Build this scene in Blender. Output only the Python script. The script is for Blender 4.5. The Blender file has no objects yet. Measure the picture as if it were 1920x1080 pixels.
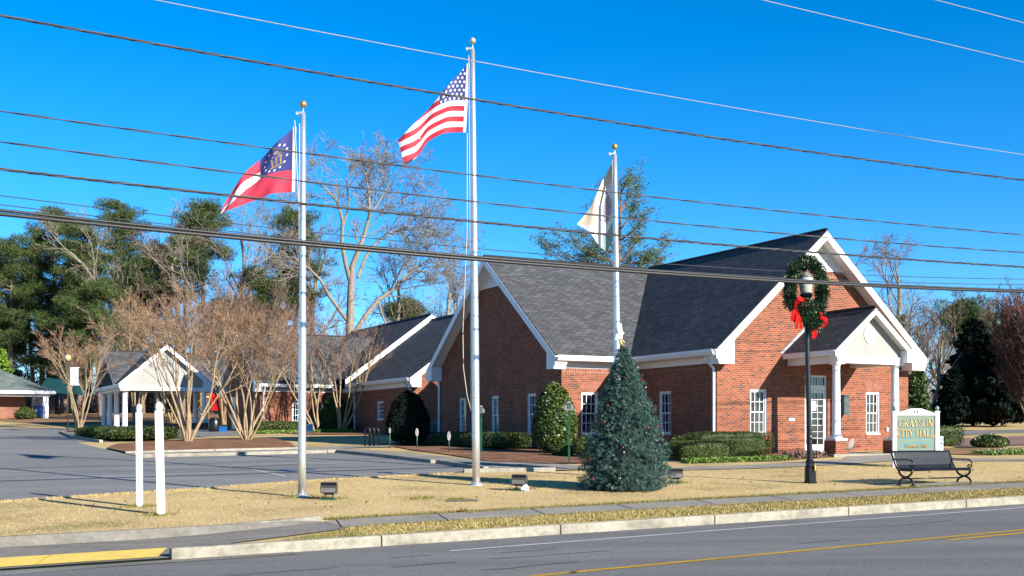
import bpy, math, random
import numpy as np
from mathutils import Vector, Matrix
R=math.radians
scene=bpy.context.scene
COL=scene.collection
# ------------------------------------------------------------------ camera, sky, sun, exposure
F=2208.0; H0=815.0; EYE=1.6
cd=bpy.data.cameras.new('camera'); cam=bpy.data.objects.new('camera',cd); COL.objects.link(cam)
cam.location=(0,0,EYE); cam.rotation_euler=(R(90),0,0)
cd.sensor_width=36; cd.lens=36*F/1920; cd.shift_y=(H0-540)/1920; cd.clip_start=.1; cd.clip_end=3000
scene.camera=cam
TH=R(27.6); C_,S_=math.cos(TH),math.sin(TH)
SUN_UV=(0.40,-1.0); SUN_EL=R(23.5)
sx=C_*SUN_UV[0]-S_*SUN_UV[1]; sy=S_*SUN_UV[0]+C_*SUN_UV[1]
az=math.atan2(sy,sx)
sdir=Vector((math.cos(az)*math.cos(SUN_EL),math.sin(az)*math.cos(SUN_EL),math.sin(SUN_EL)))
w=bpy.data.worlds.new("World"); scene.world=w; w.use_nodes=True
nt=w.node_tree; nt.nodes.clear()
sk=nt.nodes.new('ShaderNodeTexSky'); sk.sky_type='NISHITA'; sk.sun_disc=False
sk.sun_elevation=SUN_EL; sk.sun_rotation=math.pi/2-az
sk.altitude=1800; sk.air_density=1.0; sk.dust_density=.0; sk.ozone_density=5.0
hs=nt.nodes.new('ShaderNodeHueSaturation'); hs.inputs['Saturation'].default_value=1.3; hs.inputs['Value'].default_value=1.35
hs.inputs['Hue'].default_value=.5
bg=nt.nodes.new('ShaderNodeBackground'); bg.inputs['Strength'].default_value=.07
wo=nt.nodes.new('ShaderNodeOutputWorld')
nt.links.new(sk.outputs[0],hs.inputs['Color']); nt.links.new(hs.outputs[0],bg.inputs[0]); nt.links.new(bg.outputs[0],wo.inputs[0])
sl=bpy.data.lights.new('sun','SUN'); sl.energy=5.0; sl.angle=R(.53); sl.color=(1,.94,.85)
so=bpy.data.objects.new('sun',sl); COL.objects.link(so); so.rotation_euler=sdir.to_track_quat('Z','Y').to_euler()
scene.view_settings.view_transform='Standard'; scene.view_settings.look='None'
scene.view_settings.exposure=1.25; scene.view_settings.gamma=1
# ------------------------------------------------------------------ placement helpers
def uv(U,V): return (C_*U-S_*V, S_*U+C_*V)
def hfun(V,U=20.):
    if V<16.4: return -.02
    if V<19.0 and U<7.5:                      # kerb ramp at the corner
        a=min(1,max(0,(U-3.2)/4.0)); a=a*a*(3-2*a)
        if V<18.62:
            r=.012+.035*(V-16.3)
            n=.15+.035*(V-16.3)
            return r*(1-a)+n*a
    if V<35: return .15+.035*(V-16.3)
    if V<78: return .8045+.026*(V-35)
    if V<110: return 1.9225+.045*(V-78)
    return 3.36
def T(U,V): return .018*(min(60,max(-30,U))-9)+hfun(V,U)
def hit(px,py,off=0):
    rx=(px-960)/F; rz=-(py-H0)/F; Y=4.
    while Y<300:
        X=rx*Y; z=EYE+rz*Y; U=C_*X+S_*Y; V=-S_*X+C_*Y
        if z<=T(U,V)+off: break
        Y+=.02
    return U,V
def at(px,V=None,U=None):
    r=(px-960)/F
    if U is None: return (S_*V+r*C_*V)/(C_-r*S_)
    return U*(C_-r*S_)/(S_+r*C_)
def zpy(py,U,V): return EYE-(py-H0)/F*(S_*U+C_*V)
def PX(px,py,k):                              # a point k pixels per metre away
    return Vector(((px-960)/k, F/k, EYE-(py-H0)/k))
def uvof(X,Y): return C_*X+S_*Y, -S_*X+C_*Y
def G(U,V,dz=0): x,y=uv(U,V); return Vector((x,y,T(U,V)+dz))
MUV=Matrix.Rotation(TH,4,'Z')
# ------------------------------------------------------------------ tagging
def tag(o,label=None,cat=None,group=None,kind=None):
    if label: o['label']=label
    if cat: o['category']=cat
    if group: o['group']=group
    if kind: o['kind']=kind
    return o
def thing(name,label,cat,loc,group=None):
    o=bpy.data.objects.new(name,None); COL.objects.link(o); o.location=loc; o.empty_display_size=.2
    return tag(o,label,cat,group)
def link_mesh(name,me,parent=None,loc=None):
    o=bpy.data.objects.new(name,me); COL.objects.link(o)
    if parent is not None: o.parent=parent
    if loc is not None: o.location=loc
    return o
def copy_tree(o,parent=None):
    c=o.copy(); COL.objects.link(c); c.parent=parent
    for ch in [x for x in COL.objects if x.parent==o]: copy_tree(ch,c)
    return c
# ------------------------------------------------------------------ materials
def newmat(name):
    m=bpy.data.materials.new(name); m.use_nodes=True; n=m.node_tree.nodes; n.clear()
    out=n.new('ShaderNodeOutputMaterial'); b=n.new('ShaderNodeBsdfPrincipled')
    m.node_tree.links.new(b.outputs[0],out.inputs[0]); return m,n,m.node_tree.links,b
def ramp(n,stops):
    r=n.new('ShaderNodeValToRGB'); cr=r.color_ramp
    while len(cr.elements)<len(stops): cr.elements.new(.5)
    for e,(p,c) in zip(cr.elements,stops): e.position=p; e.color=(*c,1)
    return r
def rgb(c,k=1): return tuple(min(1,max(0,x*k)) for x in c)
def mat(name,col,rough=.7,var=.12,scale=6,metal=0,bump=0,col2=None,spec=.5,detail=5,bscale=None,coat=0):
    if metal<.5: q_=.88 if max(col)>=.7 else .75; col=rgb(col,q_); col2=rgb(col2,q_) if col2 else None
    m,n,l,b=newmat(name)
    tc=n.new('ShaderNodeTexCoord'); no=n.new('ShaderNodeTexNoise'); no.inputs['Scale'].default_value=scale; no.inputs['Detail'].default_value=detail
    no.inputs['Roughness'].default_value=.65
    l.new(tc.outputs['Object'],no.inputs['Vector'])
    c2=col2 if col2 else rgb(col,1+var); c1=col if col2 else rgb(col,1-var)
    r=ramp(n,[(.3,c1),(.7,c2)]); l.new(no.outputs['Fac'],r.inputs[0]); l.new(r.outputs[0],b.inputs['Base Color'])
    b.inputs['Roughness'].default_value=rough; b.inputs['Metallic'].default_value=metal
    b.inputs['Specular IOR Level'].default_value=spec; b.inputs['Coat Weight'].default_value=coat
    if bump:
        n2=n.new('ShaderNodeTexNoise'); n2.inputs['Scale'].default_value=bscale or scale*4; n2.inputs['Detail'].default_value=4
        l.new(tc.outputs['Object'],n2.inputs['Vector'])
        bp=n.new('ShaderNodeBump'); bp.inputs['Strength'].default_value=bump; bp.inputs['Distance'].default_value=.02
        l.new(n2.outputs['Fac'],bp.inputs['Height']); l.new(bp.outputs[0],b.inputs['Normal'])
    return m
def layered(name,stops1,s1,stops2,s2,mixf,rough=.9,bump=.4,bs=60,speck=None,stretch=None):
    """two noise colour layers (large patches, fine grain)"""
    stops1=[(p,rgb(c,.74)) for p,c in stops1]
    m,n,l,b=newmat(name); tc=n.new('ShaderNodeTexCoord'); src=tc.outputs['Object']
    if stretch:
        mp=n.new('ShaderNodeMapping'); mp.inputs['Scale'].default_value=stretch; mp.inputs['Rotation'].default_value=(0,0,-TH)
        l.new(src,mp.inputs[0]); srcS=mp.outputs[0]
    else: srcS=src
    a=n.new('ShaderNodeTexNoise'); a.inputs['Scale'].default_value=s1; a.inputs['Detail'].default_value=6; a.inputs['Roughness'].default_value=.6; l.new(srcS,a.inputs[0])
    ra=ramp(n,stops1); l.new(a.outputs['Fac'],ra.inputs[0])
    c=n.new('ShaderNodeTexNoise'); c.inputs['Scale'].default_value=s2; c.inputs['Detail'].default_value=6; c.inputs['Roughness'].default_value=.75; l.new(src,c.inputs[0])
    rc=ramp(n,stops2); l.new(c.outputs['Fac'],rc.inputs[0])
    mx=n.new('ShaderNodeMix'); mx.data_type='RGBA'; mx.blend_type='MULTIPLY'; mx.inputs[0].default_value=mixf
    l.new(ra.outputs[0],mx.inputs[6]); l.new(rc.outputs[0],mx.inputs[7]); res=mx.outputs[2]
    if speck:
        v=n.new('ShaderNodeTexVoronoi'); v.inputs['Scale'].default_value=speck[0]; l.new(src,v.inputs[0])
        rv=ramp(n,[(0,(1,1,1)),(speck[1],(1,1,1)),(speck[1]+.03,(0,0,0))]); l.new(v.outputs['Distance'],rv.inputs[0])
        m2=n.new('ShaderNodeMix'); m2.data_type='RGBA'; l.new(rv.outputs[0],m2.inputs[0]); l.new(res,m2.inputs[6]); m2.inputs[7].default_value=(*speck[2],1); res=m2.outputs[2]
    l.new(res,b.inputs['Base Color']); b.inputs['Roughness'].default_value=rough; b.inputs['Specular IOR Level'].default_value=.06
    n2=n.new('ShaderNodeTexNoise'); n2.inputs['Scale'].default_value=bs; n2.inputs['Detail'].default_value=5; l.new(src,n2.inputs[0])
    bp=n.new('ShaderNodeBump'); bp.inputs['Strength'].default_value=bump; bp.inputs['Distance'].default_value=.02
    l.new(n2.outputs['Fac'],bp.inputs['Height']); l.new(bp.outputs[0],b.inputs['Normal'])
    return m
def brickmat(name,bricks,mortar,bw,rh,ms,rough=.85,swap=False,weather=.25,bump=.5,seed=0):
    bricks=[(p,rgb(c,.74)) for p,c in bricks]; mortar=rgb(mortar,.74)
    m,n,l,b=newmat(name); tc=n.new('ShaderNodeTexCoord'); v=tc.outputs['UV']
    if swap:
        mp=n.new('ShaderNodeMapping'); mp.inputs['Rotation'].default_value=(0,0,R(90)); l.new(v,mp.inputs[0]); v=mp.outputs[0]
    br=n.new('ShaderNodeTexBrick'); l.new(v,br.inputs['Vector'])
    br.inputs['Color1'].default_value=(0,0,0,1); br.inputs['Color2'].default_value=(1,1,1,1); br.inputs['Mortar'].default_value=(.5,.5,.5,1)
    br.inputs['Scale'].default_value=1; br.inputs['Brick Width'].default_value=bw; br.inputs['Row Height'].default_value=rh
    br.inputs['Mortar Size'].default_value=ms; br.inputs['Mortar Smooth'].default_value=.15; br.inputs['Bias'].default_value=0
    if swap: br.offset=0
    r=ramp(n,bricks); l.new(br.outputs['Color'],r.inputs[0])
    no=n.new('ShaderNodeTexNoise'); no.inputs['Scale'].default_value=1.3; no.inputs['Detail'].default_value=7; l.new(tc.outputs['UV'],no.inputs[0])
    rn=ramp(n,[(.3,(1-weather,)*3),(.7,(1,1,1))]); l.new(no.outputs['Fac'],rn.inputs[0])
    n3=n.new('ShaderNodeTexNoise'); n3.inputs['Scale'].default_value=40; n3.inputs['Detail'].default_value=3; l.new(tc.outputs['UV'],n3.inputs[0])
    r3=ramp(n,[(.3,(.8,.8,.8)),(.7,(1.0,1.0,1.0))]); l.new(n3.outputs['Fac'],r3.inputs[0])
    m1=n.new('ShaderNodeMix'); m1.data_type='RGBA'; l.new(br.outputs['Fac'],m1.inputs[0]); l.new(r.outputs[0],m1.inputs[6]); m1.inputs[7].default_value=(*mortar,1)
    m2=n.new('ShaderNodeMix'); m2.data_type='RGBA'; m2.blend_type='MULTIPLY'; m2.inputs[0].default_value=1; l.new(m1.outputs[2],m2.inputs[6]); l.new(rn.outputs[0],m2.inputs[7])
    m3=n.new('ShaderNodeMix'); m3.data_type='RGBA'; m3.blend_type='MULTIPLY'; m3.inputs[0].default_value=1; l.new(m2.outputs[2],m3.inputs[6]); l.new(r3.outputs[0],m3.inputs[7])
    l.new(m3.outputs[2],b.inputs['Base Color']); b.inputs['Roughness'].default_value=rough; b.inputs['Specular IOR Level'].default_value=.25
    inv=n.new('ShaderNodeMath'); inv.operation='SUBTRACT'; inv.inputs[0].default_value=1; l.new(br.outputs['Fac'],inv.inputs[1])
    sep=n.new('ShaderNodeMath'); sep.operation='MULTIPLY_ADD'; l.new(n3.outputs['Fac'],sep.inputs[0]); sep.inputs[1].default_value=.35; l.new(inv.outputs[0],sep.inputs[2])
    bp=n.new('ShaderNodeBump'); bp.inputs['Strength'].default_value=bump; bp.inputs['Distance'].default_value=.01
    l.new(sep.outputs[0],bp.inputs['Height']); l.new(bp.outputs[0],b.inputs['Normal'])
    return m
def leafmat(name,c1,c2,rough=.6,spec=.3,trans=0.0,scale=1.2):
    c1=rgb(c1,.8); c2=rgb(c2,.8)
    m,n,l,b=newmat(name)
    ge=n.new('ShaderNodeNewGeometry'); tc=n.new('ShaderNodeTexCoord')
    no=n.new('ShaderNodeTexNoise'); no.inputs['Scale'].default_value=scale; no.inputs['Detail'].default_value=3; l.new(tc.outputs['Object'],no.inputs[0])
    ad=n.new('ShaderNodeMath'); ad.operation='ADD'; l.new(ge.outputs['Random Per Island'],ad.inputs[0]); l.new(no.outputs['Fac'],ad.inputs[1])
    mu=n.new('ShaderNodeMath'); mu.operation='MULTIPLY'; l.new(ad.outputs[0],mu.inputs[0]); mu.inputs[1].default_value=.5
    r=ramp(n,[(.2,c1),(.8,c2)]); l.new(mu.outputs[0],r.inputs[0]); l.new(r.outputs[0],b.inputs['Base Color'])
    b.inputs['Roughness'].default_value=rough; b.inputs['Specular IOR Level'].default_value=spec
    return m
BR=[(0,(.1,.045,.035)),(.1,(.17,.06,.035)),(.25,(.27,.068,.033)),(.6,(.35,.09,.04)),(1,(.41,.115,.05))]
M={}
M['brick']=brickmat('red_brick',BR,(.47,.28,.185),.2,.065,.008)
M['soldier']=brickmat('soldier_brick',BR,(.52,.33,.24),.2,.068,.01,swap=True)
M['brick_far']=brickmat('far_red_brick',[(0,(.28,.09,.055)),(1,(.42,.15,.09))],(.5,.33,.25),.3,.09,.012)
SH=[(0,(.085,.088,.094)),(.4,(.105,.108,.114)),(.8,(.13,.133,.14)),(1,(.155,.158,.165))]
M['shingle']=brickmat('asphalt_shingle',SH,(.04,.041,.044),.3,.14,.012,rough=.95,bump=1.0,weather=.3)
M['shingle_grey']=brickmat('grey_shingle',[(0,(.07,.075,.08)),(1,(.17,.175,.18))],(.05,.05,.055),.34,.16,.012,rough=.95,bump=.6)
M['shingle_green']=brickmat('green_grey_shingle',[(0,(.13,.16,.15)),(1,(.22,.26,.23))],(.1,.12,.11),.4,.2,.012,rough=.95,bump=.5)
M['white']=mat('white_paint',(.78,.77,.74),.45,.04,3)
M['stucco']=mat('pale_stucco',(.36,.355,.325),.9,.06,4,bump=.2,bscale=80)
M['col']=mat('column_white',(.8,.8,.8),.4,.03,2)
M['glass']=mat('window_glass',(.012,.016,.022),.04,.2,1,spec=.9)
M['glassdoor']=mat('door_glass',(.008,.012,.012),.06,.2,1,spec=.9)
M['blind']=mat('white_blind',(.13,.13,.125),.6,.05,4)
M['curtain']=mat('pale_curtain',(.34,.3,.3),.8,.3,9)
M['mortar']=mat('mortar',(.42,.25,.17),.9,.1,30)
M['bk1']=mat('arch_brick',(.34,.12,.07),.85,.3,9,detail=2)
M['dark']=mat('black_metal',(.012,.013,.015),.35,.2,8,metal=.3,spec=.6)
M['bronze']=mat('bronze_paint',(.06,.052,.045),.5,.2,12)
M['lens']=mat('lamp_lens',(.2,.205,.21),.12,.15,3,spec=.8)
M['steel']=mat('brushed_aluminium',(.58,.575,.56),.35,.07,3,metal=.7)
M['gold']=mat('gold_ball',(.42,.27,.07),.4,.15,10,metal=.6)
M['silverball']=mat('silver_ball',(.55,.5,.38),.4,.1,10,metal=.6)
M['rope']=mat('white_rope',(.6,.58,.54),.8,.1,40)
M['wire']=mat('weathered_cable',(.02,.02,.021),.5,.3,8,spec=.4)
M['wirel']=mat('bare_wire',(.3,.3,.31),.6,.2,5,metal=.2)
M['wirem']=mat('grey_strand',(.07,.07,.075),.6,.2,5,metal=.2)
M['asphalt']=layered('road_asphalt',[(.25,(.175,.17,.16)),(.5,(.235,.23,.215)),(.75,(.295,.288,.268))],.55,[(.3,(.45,.45,.45)),(.7,(1.3,1.3,1.3))],30,.9,.9,.6,90,speck=(9,.035,(.4,.4,.38)),stretch=(.25,1.6,1))
M['lot']=layered('lot_asphalt',[(.3,(.22,.215,.204)),(.55,(.275,.27,.256)),(.75,(.325,.318,.3))],.35,[(.3,(.7,.7,.7)),(.7,(1.12,1.12,1.12))],26,.9,.9,.4,70,stretch=(.5,1.5,1))
M['kerb']=layered('kerb_concrete',[(.3,(.26,.235,.185)),(.5,(.4,.37,.29)),(.7,(.48,.44,.35))],1.6,[(.25,(.45,.42,.38)),(.55,(1,1,1))],7,.8,.85,.5,60,stretch=(.5,1.5,2))
M['walk']=layered('walk_concrete',[(.3,(.28,.255,.21)),(.7,(.4,.365,.3))],.8,[(.3,(.7,.7,.7)),(.7,(1.1,1.1,1.1))],12,.8,.9,.3,60)
M['walkd']=layered('stained_concrete',[(.3,(.2,.185,.155)),(.7,(.34,.31,.26))],1.4,[(.3,(.6,.6,.6)),(.7,(1.1,1.1,1.1))],9,.8,.9,.3,60,stretch=(.4,1.6,1))
M['lawn']=layered('dormant_lawn',[(.25,(.27,.24,.09)),(.38,(.47,.36,.17)),(.5,(.61,.45,.215)),(.75,(.7,.53,.27))],.5,[(.3,(.8,.79,.76)),(.6,(1.05,1.04,1.02))],22,.9,1,.8,45)
M['mulch']=layered('pine_mulch',[(.3,(.2,.1,.06)),(.7,(.4,.22,.13))],1.2,[(.3,(.4,.4,.4)),(.65,(1.3,1.25,1.2))],30,1,1,1,40)
M['straw']=layered('pine_straw',[(.3,(.24,.14,.075)),(.7,(.45,.29,.16))],1.2,[(.3,(.4,.4,.4)),(.65,(1.3,1.25,1.2))],25,1,1,1,40)
M['paving']=layered('pink_paving',[(.3,(.25,.15,.13)),(.7,(.33,.2,.17))],.8,[(.3,(.8,.8,.8)),(.7,(1.1,1.1,1.1))],9,.8,.9,.3,60)
M['yellow']=layered('yellow_paint',[(.3,(.5,.28,.02)),(.7,(.62,.37,.035))],2,[(.28,(.35,.35,.35)),(.42,(1,1,1))],40,.75,.8,.3,80)
M['wpaint']=layered('white_road_paint',[(.3,(.42,.42,.42)),(.7,(.6,.6,.6))],2,[(.28,(.4,.4,.4)),(.42,(1,1,1))],40,.75,.8,.3,80)
M['tactile']=mat('tactile_yellow',(.75,.52,.08),.7,.14,5)
M['joint']=mat('joint_gap',(.02,.018,.016),1,.2,9)
M['grassb']=leafmat('straw_blades',(.5,.37,.15),(.76,.56,.27),.9,.15)
M['greenb']=leafmat('green_blades',(.1,.11,.02),(.36,.3,.1),.9,.15)
M['bark']=mat('pale_bark',(.15,.12,.09),.95,.3,5,col2=(.36,.3,.23),bump=.6,bscale=18)
M['barkpine']=mat('pine_bark',(.1,.065,.05),.95,.3,5,col2=(.27,.18,.13),bump=.6,bscale=14)
M['myrtle']=mat('myrtle_bark',(.24,.16,.09),.8,.25,5,col2=(.46,.35,.2))
M['twig_m']=leafmat('myrtle_twig',(.17,.1,.065),(.42,.275,.17),.9,.1,scale=.5)
M['twig_g']=leafmat('grey_twig',(.15,.13,.1),(.34,.3,.235),.9,.1)
M['twig_d']=leafmat('purple_brown_twig',(.12,.075,.06),(.27,.18,.14),.9,.1)
M['twig_s']=leafmat('reddish_dark_twig',(.07,.035,.03),(.2,.11,.085),.9,.1)
M['pine']=leafmat('pine_needles',(.022,.045,.013),(.11,.15,.04),.7,.2,scale=.35)
M['cedar']=leafmat('cedar_foliage',(.035,.075,.025),(.13,.19,.05),.8,.2,scale=.5)
M['darkfir']=leafmat('shaded_dark_conifer',(.004,.009,.007),(.012,.022,.014),.8,.1,scale=.5)  # dark green foliage, taken near black to hold the right-hand conifers' shade
M['hedge']=leafmat('hedge_leaves',(.016,.03,.008),(.085,.115,.02),.6,.25,scale=3)
M['holly']=leafmat('glossy_leaves',(.018,.045,.008),(.11,.16,.02),.45,.45,scale=3)
M['cover']=leafmat('ground_cover',(.05,.12,.015),(.22,.33,.05),.6,.3,scale=4)
M['bright']=leafmat('bright_leaves',(.08,.17,.01),(.2,.32,.03),.5,.3)
M['tinsel']=leafmat('tinsel_needles',(.005,.042,.032),(.085,.185,.145),.45,.5,scale=3)
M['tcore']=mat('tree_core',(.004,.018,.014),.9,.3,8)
M['wreath']=leafmat('garland_needles',(.006,.025,.008),(.035,.09,.03),.5,.4,scale=5)
M['red']=mat('red_ribbon',(.5,.003,.002),.75,spec=.15)
M['redx']=mat('red_ribbon_b',(.5,.005,.004),.5,.2,6)
M['redc']=mat('red_bauble',(.2,.01,.012),.3,.2,6)
M['bulb']=mat('warm_bulb',(.8,.65,.25),.3,.1,3)
M['pinkish']=mat('pale_bauble',(.6,.45,.42),.3,.1,3)
M['sgreen']=mat('sign_green',(.17,.31,.265),.6,.1,3)
M['cream']=mat('cream_gold',(.6,.45,.18),.5,.08,5)
M['signgrey']=mat('sign_grey',(.3,.3,.25),.7,.1,4)
M['signink']=mat('sign_ink',(.03,.05,.05),.7,.1,4)
M['postgreen']=mat('green_post',(.01,.09,.04),.5,.2,5)
M['signwhite']=mat('sign_white',(.75,.75,.76),.6,.04,4)
M['ovalwhite']=mat('shade_dulled_white',(.45,.43,.42),.7,.08,4)  # white of the oval plates, dulled so the colour carries their shade
M['blue']=mat('print_blue',(.02,.07,.4),.6,.1,5)
M['binblue']=mat('bin_blue',(.01,.12,.42),.4,.1,5)
M['canopy']=mat('teal_canopy',(.004,.045,.045),.6,.2,2)
M['wood']=mat('raw_wood',(.3,.2,.1),.8,.2,5)
M['playred']=mat('play_red',(.7,.015,.012),.35,.1,3)
M['playyel']=mat('play_yellow',(.7,.5,.02),.4,.1,3)
M['utility']=mat('utility_green',(.05,.075,.065),.5,.15,4)
M['acgrey']=mat('cabinet_grey',(.28,.34,.36),.5,.1,4)
M['leafdead']=mat('dead_leaf',(.3,.13,.05),.8,.3,20)
M['fred']=mat('flag_red',(.62,.018,.04),.75,.06,6); M['fwhite']=mat('flag_white',(.75,.74,.72),.8,.04,6); M['fblue']=mat('flag_blue',(.028,.04,.19),.75,.08,6)
M['fstar']=mat('flag_star',(.8,.8,.8),.8,.02,6)
M['fgred']=mat('flag_crimson',(.58,.03,.07),.75,.06,6)
M['fpeach']=mat('flag_peach',(.78,.6,.4),.8,.06,6); M['fgreen']=mat('flag_green',(.3,.42,.37),.8,.1,6); M['fseal']=mat('flag_seal',(.2,.15,.24),.8,.3,30,col2=(.6,.5,.5))
M['fgold']=mat('flag_gold',(.5,.34,.12),.8,.4,40,col2=(.12,.07,.04))
# ------------------------------------------------------------------ mesh builder
class MB:
    def __init__(s,Mx=None): s.v=[];s.f=[];s.m=[];s.M=Mx or Matrix.Identity(4);s.sm=[]
    def poly(s,pts,mi=0,sm=False):
        b=len(s.v); s.v+=[Vector(p) for p in pts]; s.f.append(tuple(range(b,b+len(pts)))); s.m.append(mi); s.sm.append(sm)
    def box(s,x0,x1,y0,y1,z0,z1,mi=0,zt=None):
        a=[(x0,y0,z0),(x1,y0,z0),(x1,y1,z0),(x0,y1,z0)]; t=[(x0,y0,z1),(x1,y0,z1),(x1,y1,z1),(x0,y1,z1)]
        s.hexa(a+t,mi)
    def hexa(s,p,mi=0):
        for q in ((0,1,5,4),(1,2,6,5),(2,3,7,6),(3,0,4,7),(4,5,6,7),(3,2,1,0)): s.poly([p[i] for i in q],mi)
    def prism(s,poly,y0,y1,mi=0):            # poly in (x,z), counter-clockwise seen from -y
        s.poly([(x,y0,z) for x,z in poly],mi); s.poly([(x,y1,z) for x,z in reversed(poly)],mi)
        n=len(poly)
        for i in range(n):
            a=poly[i]; b=poly[(i+1)%n]
            s.poly([(b[0],y0,b[1]),(a[0],y0,a[1]),(a[0],y1,a[1]),(b[0],y1,b[1])],mi)
    def slab(s,q,t,mi=0,mie=None):           # q: 4 corners ccw seen from above; t thickness down normal
        q=[Vector(p) for p in q]; n=(q[1]-q[0]).cross(q[2]-q[0]).normalized()
        b=[p-n*t for p in q]; s.poly(q,mi); s.poly(list(reversed(b)),mie if mie is not None else mi)
        k=len(q)
        for i in range(k): s.poly([q[i],b[i],b[(i+1)%k],q[(i+1)%k]],mie if mie is not None else mi)
    def tube(s,pts,r,n=8,mi=0,cap=True,sm=True,sq=None):
        pts=[Vector(p) for p in pts]; rr=r if isinstance(r,(list,tuple)) else [r]*len(pts)
        rings=[]; up=None
        for i,p in enumerate(pts):
            d=(pts[min(i+1,len(pts)-1)]-pts[max(i-1,0)]).normalized()
            if up is None: up=Vector((0,0,1)) if abs(d.z)<.9 else Vector((1,0,0))
            x=d.cross(up).normalized(); y=x.cross(d).normalized(); up=y
            rings.append(len(s.v))
            for k in range(n):
                a=2*math.pi*(k+.5)/n; s.v.append(p+(x*math.cos(a)+y*math.sin(a)*(sq or 1))*rr[i])
        for i in range(len(pts)-1):
            for k in range(n):
                k2=(k+1)%n; s.f.append((rings[i]+k,rings[i]+k2,rings[i+1]+k2,rings[i+1]+k)); s.m.append(mi); s.sm.append(sm)
        if cap:
            s.f.append(tuple(reversed(range(rings[0],rings[0]+n)))); s.m.append(mi); s.sm.append(False)
            s.f.append(tuple(range(rings[-1],rings[-1]+n))); s.m.append(mi); s.sm.append(False)
    def lathe(s,c,prof,n=16,mi=0,sm=True):   # prof list of (r,z)
        s.tube([(c[0],c[1],c[2]+z) for r,z in prof],[max(r,.0005) for r,z in prof],n,mi,True,sm)
    def ball(s,c,r,n=10,mi=0,sz=1):
        s.lathe(c,[(r*math.sin(math.pi*i/n),-r*sz*math.cos(math.pi*i/n)) for i in range(n+1)],n+4,mi)
    def build(s,name,mats,parent=None,loc=None):
        off=Vector((0,0,0))
        if parent is not None: off=WL[parent.name] if parent.name in WL else parent.location.copy()
        elif loc is not None: off=Vector(loc)
        P=[s.M@v-off for v in s.v]
        me=bpy.data.meshes.new(name); me.from_pydata(P,[],s.f)
        for m in (mats if isinstance(mats,(list,tuple)) else [mats]): me.materials.append(M[m] if isinstance(m,str) else m)
        me.polygons.foreach_set('material_index',s.m); me.polygons.foreach_set('use_smooth',s.sm)
        ul=me.uv_layers.new(name='UVMap'); dat=np.zeros(len(me.loops)*2,dtype=np.float32)
        i=0
        for f in s.f:
            p=[s.v[k] for k in f]
            nn=Vector((0,0,0))
            for a in range(len(p)): nn+=p[a].cross(p[(a+1)%len(p)])
            if nn.length<1e-12: nn=Vector((0,0,1))
            nn.normalize()
            t=Vector((0,0,1)).cross(nn)
            t=t.normalized() if t.length>.02 else Vector((1,0,0))
            b=nn.cross(t)
            for q in p: dat[i]=q.dot(t); dat[i+1]=q.dot(b); i+=2
        ul.data.foreach_set('uv',dat); me.validate(); me.update()
        o=bpy.data.objects.new(name,me); COL.objects.link(o)
        if parent is not None: o.parent=parent; WL[o.name]=off
        elif loc is not None: o.location=loc; WL[o.name]=off
        return o
WL={}
def mesh_np(name,V,Fc,mats,parent=None,loc=None,mi=None,smooth=False):
    V=np.asarray(V,dtype=np.float64); Fc=np.asarray(Fc,dtype=np.int32); k=Fc.shape[1]
    off=np.zeros(3)
    if parent is not None: off=np.array(WL[parent.name] if parent.name in WL else parent.location)
    elif loc is not None: off=np.array(loc)
    me=bpy.data.meshes.new(name); me.vertices.add(len(V)); me.vertices.foreach_set('co',(V-off).astype(np.float32).ravel())
    me.loops.add(Fc.size); me.loops.foreach_set('vertex_index',Fc.ravel())
    me.polygons.add(len(Fc)); me.polygons.foreach_set('loop_start',np.arange(0,Fc.size,k,dtype=np.int32)); 
    for m in (mats if isinstance(mats,(list,tuple)) else [mats]): me.materials.append(M[m])
    if mi is not None: me.polygons.foreach_set('material_index',np.asarray(mi,dtype=np.int32))
    me.polygons.foreach_set('use_smooth',np.full(len(Fc),smooth))
    me.update(calc_edges=True)
    o=bpy.data.objects.new(name,me); COL.objects.link(o)
    if parent is not None: o.parent=parent; WL[o.name]=Vector(off)
    elif loc is not None: o.location=loc; WL[o.name]=Vector(off)
    return o
def seg_mesh(segs,sides):
    S=np.array(segs); a=S[:,0:3]; b=S[:,3:6]; ra=S[:,6]; rb=S[:,7]
    d=b-a; d/=np.linalg.norm(d,axis=1,keepdims=True)+1e-9
    up=np.where(np.abs(d[:,2:3])<.9,np.array([[0,0,1.]]),np.array([[1.,0,0]]))
    x=np.cross(d,up); x/=np.linalg.norm(x,axis=1,keepdims=True); y=np.cross(x,d)
    vs=[]
    for k in range(sides):
        an=2*math.pi*k/sides; o=x*math.cos(an)+y*math.sin(an)
        vs.append(a+o*ra[:,None]); 
    for k in range(sides):
        an=2*math.pi*k/sides; o=x*math.cos(an)+y*math.sin(an)
        vs.append(b+o*rb[:,None])
    V=np.stack(vs,1).reshape(-1,3); n=len(S); base=np.arange(n)[:,None]*2*sides
    fs=[]
    for k in range(sides):
        k2=(k+1)%sides; fs.append(base+np.array([[k,k2,sides+k2,sides+k]]))
    return V,np.concatenate(fs,0)
def leaf_quads(c,size,aspect,rng,bias=None,droop=0):
    c=np.asarray(c); n=len(c); a=rng.normal(size=(n,3)); 
    if bias is not None: a=a+bias
    a/=np.linalg.norm(a,axis=1,keepdims=True)+1e-9
    r=rng.normal(size=(n,3)); b=np.cross(a,r); b/=np.linalg.norm(b,axis=1,keepdims=True)+1e-9
    L=(size*rng.uniform(.6,1.3,n))[:,None]; W=L*aspect
    p0=c-a*L*.5; p1=c+b*W*.5; p2=c+a*L*.5; p3=c-b*W*.5
    V=np.stack([p0,p1,p2,p3],1).reshape(-1,3); Fc=np.arange(4*n).reshape(n,4); return V,Fc
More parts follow.
